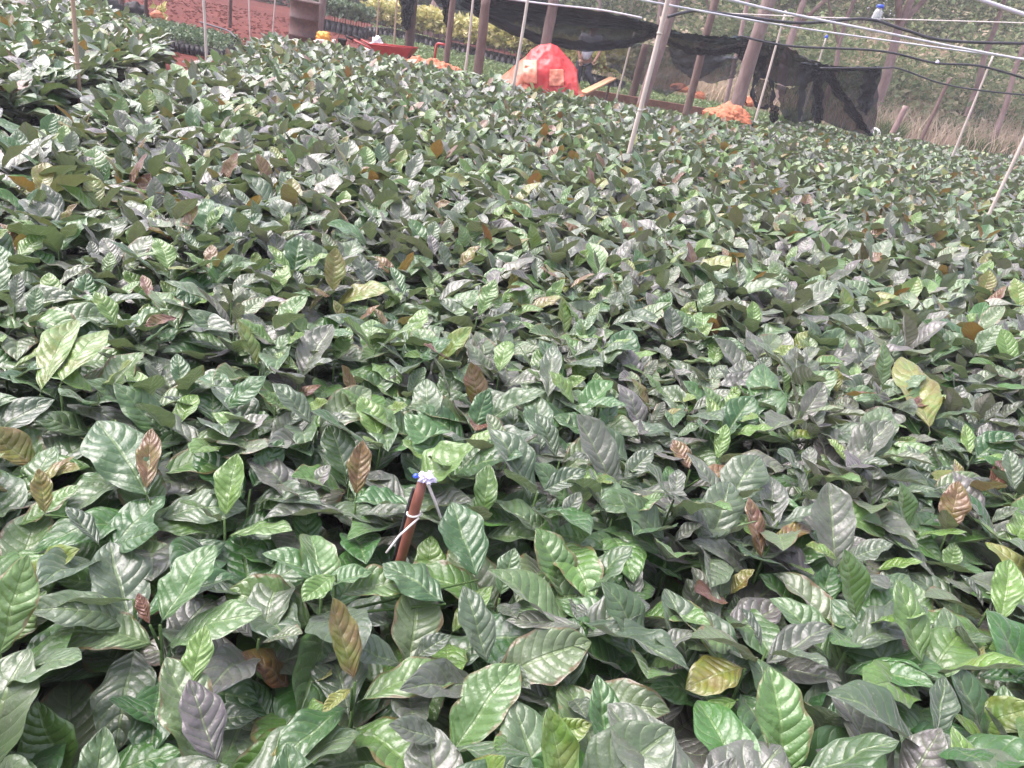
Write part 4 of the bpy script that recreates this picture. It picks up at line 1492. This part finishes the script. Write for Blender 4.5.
# the rows behind them
lf, mbg = [], MB()
for rr in range(1, 9):
    for i in range(60):
        t = i / 52
        x = ya[0] + (yb[0] - ya[0]) * t * 1.3 + r2.normal(0, .04) + rr * .02
        y = ya[1] + (yb[1] - ya[1]) * t * 1.3 + rr * .26
        h = r2.uniform(.85, 1.1)
        a = r2.uniform(0, 6.28, 26)
        rad = .16 * r2.random(26) ** .6
        lf.append(np.column_stack([x + rad * np.cos(a), y + rad * np.sin(a), h * (.55 + .45 * r2.random(26))]))
        bag_mb(mbg, x, y, .07, .26, 6)
o = leaf_cloud('yellow_seedling_rows', np.concatenate(lf), .15, MAT['yellowleaf'], None, 12)
tag(o, 'yellow leaved seedlings massed in rows behind the front row', 'seedlings', None, 'stuff')
mbg.build('nursery_bags', MAT['bag'], o)['kind'] = 'stuff'
# green row right of the drum, at the top
ga, gb = atY(318, 12, 23.5), atY(362, 19, 23.0)
p0 = [bag_seedling('green_seedling', MAT['greenleaf'], ga[0], ga[1], .8, 200 + k) for k in range(3)]
kids3 = {p.name: [o for o in col.objects if o.parent == p] for p in p0}
k_ = 0
for row in range(3):
    for i in range(13):
        t = i / 12
        p = p0[k_ % 3]
        if k_ < 3:
            o = p
        else:
            o = p.copy()
            col.objects.link(o)
            for ch in kids3[p.name]:
                c = ch.copy()
                col.objects.link(c)
                c.parent = o
        o.location = (ga[0] - .6 + (gb[0] - ga[0] + .6) * t, ga[1] + row * .3 + (gb[1] - ga[1]) * t, 0)
        o.rotation_euler = (0, 0, r2.uniform(0, 6))
        tag(o, 'green seedling in a black bag in the block beyond the rusty drum', 'seedling', 'green seedlings beyond the drum')
        k_ += 1

# clods of red soil strewn over the bare ground
V_, F_ = [], []
for k in range(2600):
    a_ = r2.uniform(-12, -3)
    b_ = r2.uniform(9.5, 26)
    if b_ < 13.2 and not (-4.75 < a_ + (b_ - 8.5) * .45 - 0.0 < 3):
        pass
    s_ = r2.uniform(.012, .05)
    o8 = len(V_)
    for dz_, rr_ in ((0, 1), (.6, .8)):
        for w_ in range(4):
            an = w_ * PI / 2 + r2.normal(0, .3)
            V_.append((a_ + s_ * rr_ * math.cos(an), b_ + s_ * rr_ * math.sin(an), .03 * mnoise.noise(Vector((a_ * .8, b_ * .8, 0))) + s_ * dz_))
    for w_ in range(4):
        F_.append((o8 + w_, o8 + (w_ + 1) % 4, o8 + 4 + (w_ + 1) % 4, o8 + 4 + w_))
    F_.append((o8 + 4, o8 + 5, o8 + 6, o8 + 7))
o = MB().add(V_, F_).build('soil_clods', MAT['soil'])
tag(o, 'loose clods of red soil scattered over the bare ground', 'soil clods', None, 'stuff')

# dark bag wall and shrubs at the far left top
q0 = atY(95, 14, 13.5)
for i, (a, b, yd, s, mt, nm, lab, cat) in enumerate((
        (104, 10, 14.5, (.45, .3, .34), 'rubber', 'bag_pile', 'dark pile of black nursery bags at the end of the left bed', 'bag pile'),
        (133, 12, 15.2, (.3, .25, .28), 'rubber', 'bag_pile', 'smaller black bag pile between the reddish posts, far left', 'bag pile'))):
    p = atY(a, b, yd)
    o = crumple(nm, (p[0], p[1], 0), s, MAT[mt], None, i + 31, .35, 4, .0)
    tag(o, lab, cat)
pole('wooden_post', 'short reddish post among black bag piles, far left', 'post', (121, 14), (122, -6), .05, .045, MAT['red_log'], 14.6, extend=.4)
pole('wooden_post', 'thin dark post at the right end of the bag piles', 'post', (146, 14), (146, -6), .03, .03, MAT['dark_log'], 15, extend=.4)
p = atY(161, 8, 14)
rt = tag(empty('leafy_plant', (p[0], p[1], 0)), 'small yellow green plant by the orange bag, far left', 'plant')
aa = r2.uniform(0, 6.28, 60)
leaf_cloud('foliage', np.column_stack([.12 * np.cos(aa) * r2.random(60), .12 * np.sin(aa) * r2.random(60), .15 + .25 * r2.random(60)]), .1, MAT['yellowleaf'], rt, 4)
MB().tube([(0, 0, 0), (0, 0, .3)], .008, 6).build('stem', MAT['stem'], rt)

# ---------------------------------------------------------------- trees and bank vegetation


def tree(name, label, foot, H, lean, r0, seed, mat, crown_c, crown_r, n=2600, leaf=.22, forks=3, bark='bark', fork_at=.45):
    r_ = np.random.default_rng(seed)
    gz = float(ground_h(np.array(foot[0]), np.array(foot[1])))
    root = tag(empty(name, (foot[0], foot[1], gz - .05)), label, 'tree')
    tip = np.array([lean[0], lean[1], H])
    P = [tip * t + np.array([.06 * H * mnoise.noise(Vector((t * 3, seed, 0))), .06 * H * mnoise.noise(Vector((seed, t * 3, 0))), 0]) * min(1, t * 3) for t in np.linspace(0, 1, 9)]
    tk = MB().tube(P, [r0 * (1.25 - .25 * min(1, t * 6)) * (1 - .7 * t) for t in np.linspace(0, 1, 9)], 10)
    tops = [P[-1]]
    for k in range(forks):
        t = fork_at + .4 * r_.random()
        b0 = np.array(P[int(t * 8)])
        a = r_.uniform(0, 6.28)
        ln = H * r_.uniform(.25, .45)
        e = b0 + np.array([math.cos(a) * ln * .6, math.sin(a) * ln * .6, ln])
        m = (b0 + e) / 2 + r_.normal(0, .06 * ln, 3)
        tk.tube([b0, m, e], [r0 * .5, r0 * .35, r0 * .12], 8)
        tops.append(e)
    tk.build('trunk', MAT[bark], root)
    pts_ = []
    tone_ = []
    ncl = 26
    for k in range(ncl):
        c = np.array(crown_c) + r_.normal(0, .5, 3) * np.array(crown_r)
        if k < len(tops) * 2:
            c = tops[k % len(tops)] + r_.normal(0, .18, 3) * np.array(crown_r)
        m = n // ncl
        rr = r_.uniform(.12, .3) * np.mean(crown_r)
        pts_.append(c + r_.normal(0, 1, (m, 3)) * rr * np.array([1, 1, .7]))
        tone_.append(np.full(m, np.clip(r_.normal(.5, .22), 0, 1)))
    leaf_cloud('crown', np.concatenate(pts_), leaf, mat, root, seed, np.concatenate(tone_))
    return root


def foot_of(px_, py_, yd):
    q_ = atY(px_, py_, yd)
    return (q_[0], q_[1])


def lean_of(foot_px, top_px, yd):
    a, b = atY(*foot_px, yd), atY(*top_px, yd)
    d_ = b - a
    return d_ / d_[2]


T1 = lean_of((868, 128), (905, 30), 26)
tree('leaning_tree', 'leaning forked pinkish trunk tree just right of the net curtain', foot_of(866, 130, 26), 6, (T1[0] * 6, .3, 0), .19, 3, MAT['crown'], (T1[0] * 6, .5, 6.2), (2.4, 2.2, 1.6), 2600, .24, 3, 'bark', .35)
for k, (fp, tp, yd, r_, H, mt, lab) in enumerate((
        ((784, 95), (801, 0), 24, .13, 6.5, 'crown', 'slender reddish tree behind the slanting white pole'),
        ((826, 100), (857, 0), 25, .09, 6, 'crown', 'thin bare stemmed tree leaning over the net curtain'),
        ((965, 120), (1000, 20), 27, .12, 6.5, 'crown', 'crooked slim tree on the dry bank near the right edge'),
        ((700, 60), (716, 0), 28, .1, 6, 'crown', 'slim tree behind the crooked log, left end of bank'),
        ((600, 30), (604, 0), 33, .14, 6, 'crowndark', 'tree behind the net right of the grey log'),
        ((655, 42), (664, 0), 31, .12, 6, 'crown', 'tree seen between the tall pole and the net'),
        ((432, 16), (435, 0), 33, .22, 6, 'crowndark', 'pale trunk tree behind the yellow seedlings, left one of two'),
        ((442, 17), (446, 0), 33.4, .2, 6, 'crowndark', 'pale trunk tree behind the yellow seedlings, right one of two'),
        ((384, 8), (386, 0), 36, .22, 6, 'crowndark', 'pale thick trunk tree far behind the wheelbarrow'),
        ((1010, 105), (1045, 5), 24, .09, 6.5, 'crown', 'tree on the bank cut by the right edge'))):
    ln = lean_of(fp, tp, yd)
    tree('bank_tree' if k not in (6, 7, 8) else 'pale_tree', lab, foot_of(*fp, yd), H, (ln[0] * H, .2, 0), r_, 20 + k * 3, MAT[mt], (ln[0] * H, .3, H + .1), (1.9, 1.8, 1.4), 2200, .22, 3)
# crowns of the wood behind
rt3 = np.random.default_rng(77)
tl = [(x_, 45 + rt3.uniform(-2, 6)) for x_ in np.linspace(-27, 44, 34)]
for k, (x_, y_) in enumerate(tl):
    H = rt3.uniform(8.5, 12.5)
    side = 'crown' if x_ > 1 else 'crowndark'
    lab = 'tall leafy tree in the wood closing off the bank' if x_ > 1 else 'dark leafy tree in the wood beyond the far beds'
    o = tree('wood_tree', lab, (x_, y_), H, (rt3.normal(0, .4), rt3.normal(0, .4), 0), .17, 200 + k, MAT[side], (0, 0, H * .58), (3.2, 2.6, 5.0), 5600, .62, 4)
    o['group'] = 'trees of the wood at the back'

# bank: dry grass and undergrowth
nb = 46000
bx_ = r2.uniform(.5, 34, nb)
by_ = r2.uniform(20.5, 40, nb)
dd = by_ - (24.0 - .12 * bx_)
keep = (dd > 0) & (by_ > np.interp(bx_, [0, 5, 8, 30], [25, 21.5, 20.5, 20])) & (np.array([mnoise.noise(Vector((a * .55, b * .55, 2))) for a, b in zip(bx_, by_)]) > -.25)
bx_, by_ = bx_[keep], by_[keep]
tn = np.array([.45 + .55 * mnoise.noise(Vector((a * .4, b * .4, 8))) for a, b in zip(bx_, by_)])
o = blades('dry_grass', np.column_stack([bx_, by_, ground_h(bx_, by_)]), r2.uniform(.4, 1.2, len(bx_)), .016, MAT['drygrass'], 2, .75, tn)
tag(o, 'tan dry grass covering the bank at the back right', 'grass', None, 'stuff')
cl, tn = [], []
for k in range(520):
    x_ = r2.uniform(-1, 32)
    y_ = r2.uniform(25, 37)
    if mnoise.noise(Vector((x_ * .3, y_ * .3, 5))) < -.12:
        continue
    gz = float(ground_h(np.array(x_), np.array(y_)))
    h_ = r2.uniform(.4, 1.7) * (1 if y_ > 27 else .6)
    m = int(130 * h_)
    cl.append(np.array([x_, y_, gz + h_ * .55]) + r2.normal(0, 1, (m, 3)) * np.array([.55, .55, h_ * .33]))
    tn.append(np.full(m, np.clip(r2.normal(.5, .25), 0, 1)))
for k in range(230):
    x_ = r2.uniform(-3, 40)
    y_ = r2.uniform(36, 43)
    gz = float(ground_h(np.array(x_), np.array(y_)))
    h_ = r2.uniform(2.0, 4.6)
    m = int(110 * h_)
    cl.append(np.array([x_, y_, gz + h_ * .5]) + r2.normal(0, 1, (m, 3)) * np.array([.7, .6, h_ * .3]))
    tn.append(np.full(m, np.clip(r2.normal(.45, .25), 0, 1)))
o = leaf_cloud('undergrowth', np.concatenate(cl), .22, MAT['under'], None, 6, np.concatenate(tn))
tag(o, 'tangled green and straw undergrowth on the bank among the trees', 'undergrowth', None, 'stuff')
# dark hedge-like growth beyond the far beds
cl = []
for k in range(200):
    x_ = r2.uniform(-26, 1)
    y_ = r2.uniform(33.5, 37)
    h_ = r2.uniform(.8, 2.4)
    m = int(70 * h_)
    cl.append(np.array([x_, y_, h_ * .5]) + r2.normal(0, 1, (m, 3)) * np.array([.5, .4, h_ * .33]))
o = leaf_cloud('dark_undergrowth', np.concatenate(cl), .22, MAT['crowndark'], None, 8)
tag(o, 'dark undergrowth along the wood edge beyond the yellow seedlings', 'undergrowth', None, 'stuff')

# grass tufts at the bed's far right edge
for i, (a, b, lab) in enumerate(((973, 150, 'big green grass tuft at the bed edge, right of slanting pole'), (890, 134, 'small green grass tuft next to the stump post'), (1005, 156, 'dull green grass tuft nearest the right edge'), (795, 122, 'green grass tuft under the net curtain'))):
    p = atZ(a, b, .25)
    yy = max(p[1], 19.2 if i != 3 else 17.0)
    p = atY(a, b, yy)
    n = 420
    aa = r2.uniform(0, 6.28, n)
    rr = .32 * np.sqrt(r2.random(n))
    o = blades('grass_tuft', np.column_stack([rr * np.cos(aa), rr * np.sin(aa), np.zeros(n)]), r2.uniform(.35, .8, n), .012, MAT['greengrass'], 40 + i, .8)
    o.location = (p[0], p[1], float(ground_h(np.array(p[0]), np.array(p[1]))))
    tag(o, lab, 'grass tuft')

# ---------------------------------------------------------------- haze volume added to imitate lens glare veiling the background
hb = MB().box((0, 60, 8), (250, 190, 18.4)).build('haze', None, None, False)
hb.data.materials.clear()
hm = bpy.data.materials.new('lens_veil_haze')
hm.use_nodes = True
hm.node_tree.nodes.clear()
ho = hm.node_tree.nodes.new('ShaderNodeOutputMaterial')
hv = hm.node_tree.nodes.new('ShaderNodeVolumePrincipled')
hv.inputs['Color'].default_value = (.98, .98, 1, 1)
hv.inputs['Density'].default_value = .0026
hm.node_tree.links.new(hv.outputs[0], ho.inputs['Volume'])
hb.data.materials.append(hm)
tag(hb, 'pale haze added to imitate lens glare over the background', 'haze', None, 'stuff')

# ---------------------------------------------------------------- light
w = bpy.data.worlds.new('World')
scene.world = w
w.use_nodes = True
nt = w.node_tree
nt.nodes.clear()
sky = nt.nodes.new('ShaderNodeTexSky')
sky.sky_type = 'NISHITA'
sky.sun_disc = False
SE, SR = math.radians(60), math.radians(-76)
sky.sun_elevation = SE
sky.sun_rotation = SR
sky.air_density = 1.0
sky.dust_density = 4.0
sky.ozone_density = 1.0
hsv = nt.nodes.new('ShaderNodeHueSaturation')
hsv.inputs['Saturation'].default_value = .46
nt.links.new(sky.outputs[0], hsv.inputs['Color'])
bg = nt.nodes.new('ShaderNodeBackground')
bg.inputs['Strength'].default_value = .15
tn_ = nt.nodes.new('ShaderNodeMix')
tn_.data_type = 'RGBA'
tn_.blend_type = 'MULTIPLY'
tn_.inputs[0].default_value = 1
tn_.inputs[7].default_value = (1.03, .935, 1.05, 1)
nt.links.new(hsv.outputs[0], tn_.inputs[6])
nt.links.new(tn_.outputs[2], bg.inputs['Color'])
ow = nt.nodes.new('ShaderNodeOutputWorld')
nt.links.new(bg.outputs[0], ow.inputs[0])

sl = bpy.data.lights.new('sun', 'SUN')
sl.energy = 1.2
sl.angle = math.radians(50)
sl.color = (1, .975, .94)
so = bpy.data.objects.new('sun', sl)
col.objects.link(so)
dirv = Vector((math.sin(SR) * math.cos(SE), math.cos(SR) * math.cos(SE), math.sin(SE)))
so.rotation_euler = dirv.to_track_quat('Z', 'Y').to_euler()
so.location = (0, 0, 20)

vs = scene.view_settings
vs.view_transform = 'Standard'
vs.look = 'None'
vs.gamma = 1
vs.use_curve_mapping = False
vs.exposure = 1.84
scene.cycles.max_bounces = 8
scene.cycles.transparent_max_bounces = 16
scene.cycles.use_denoising = True
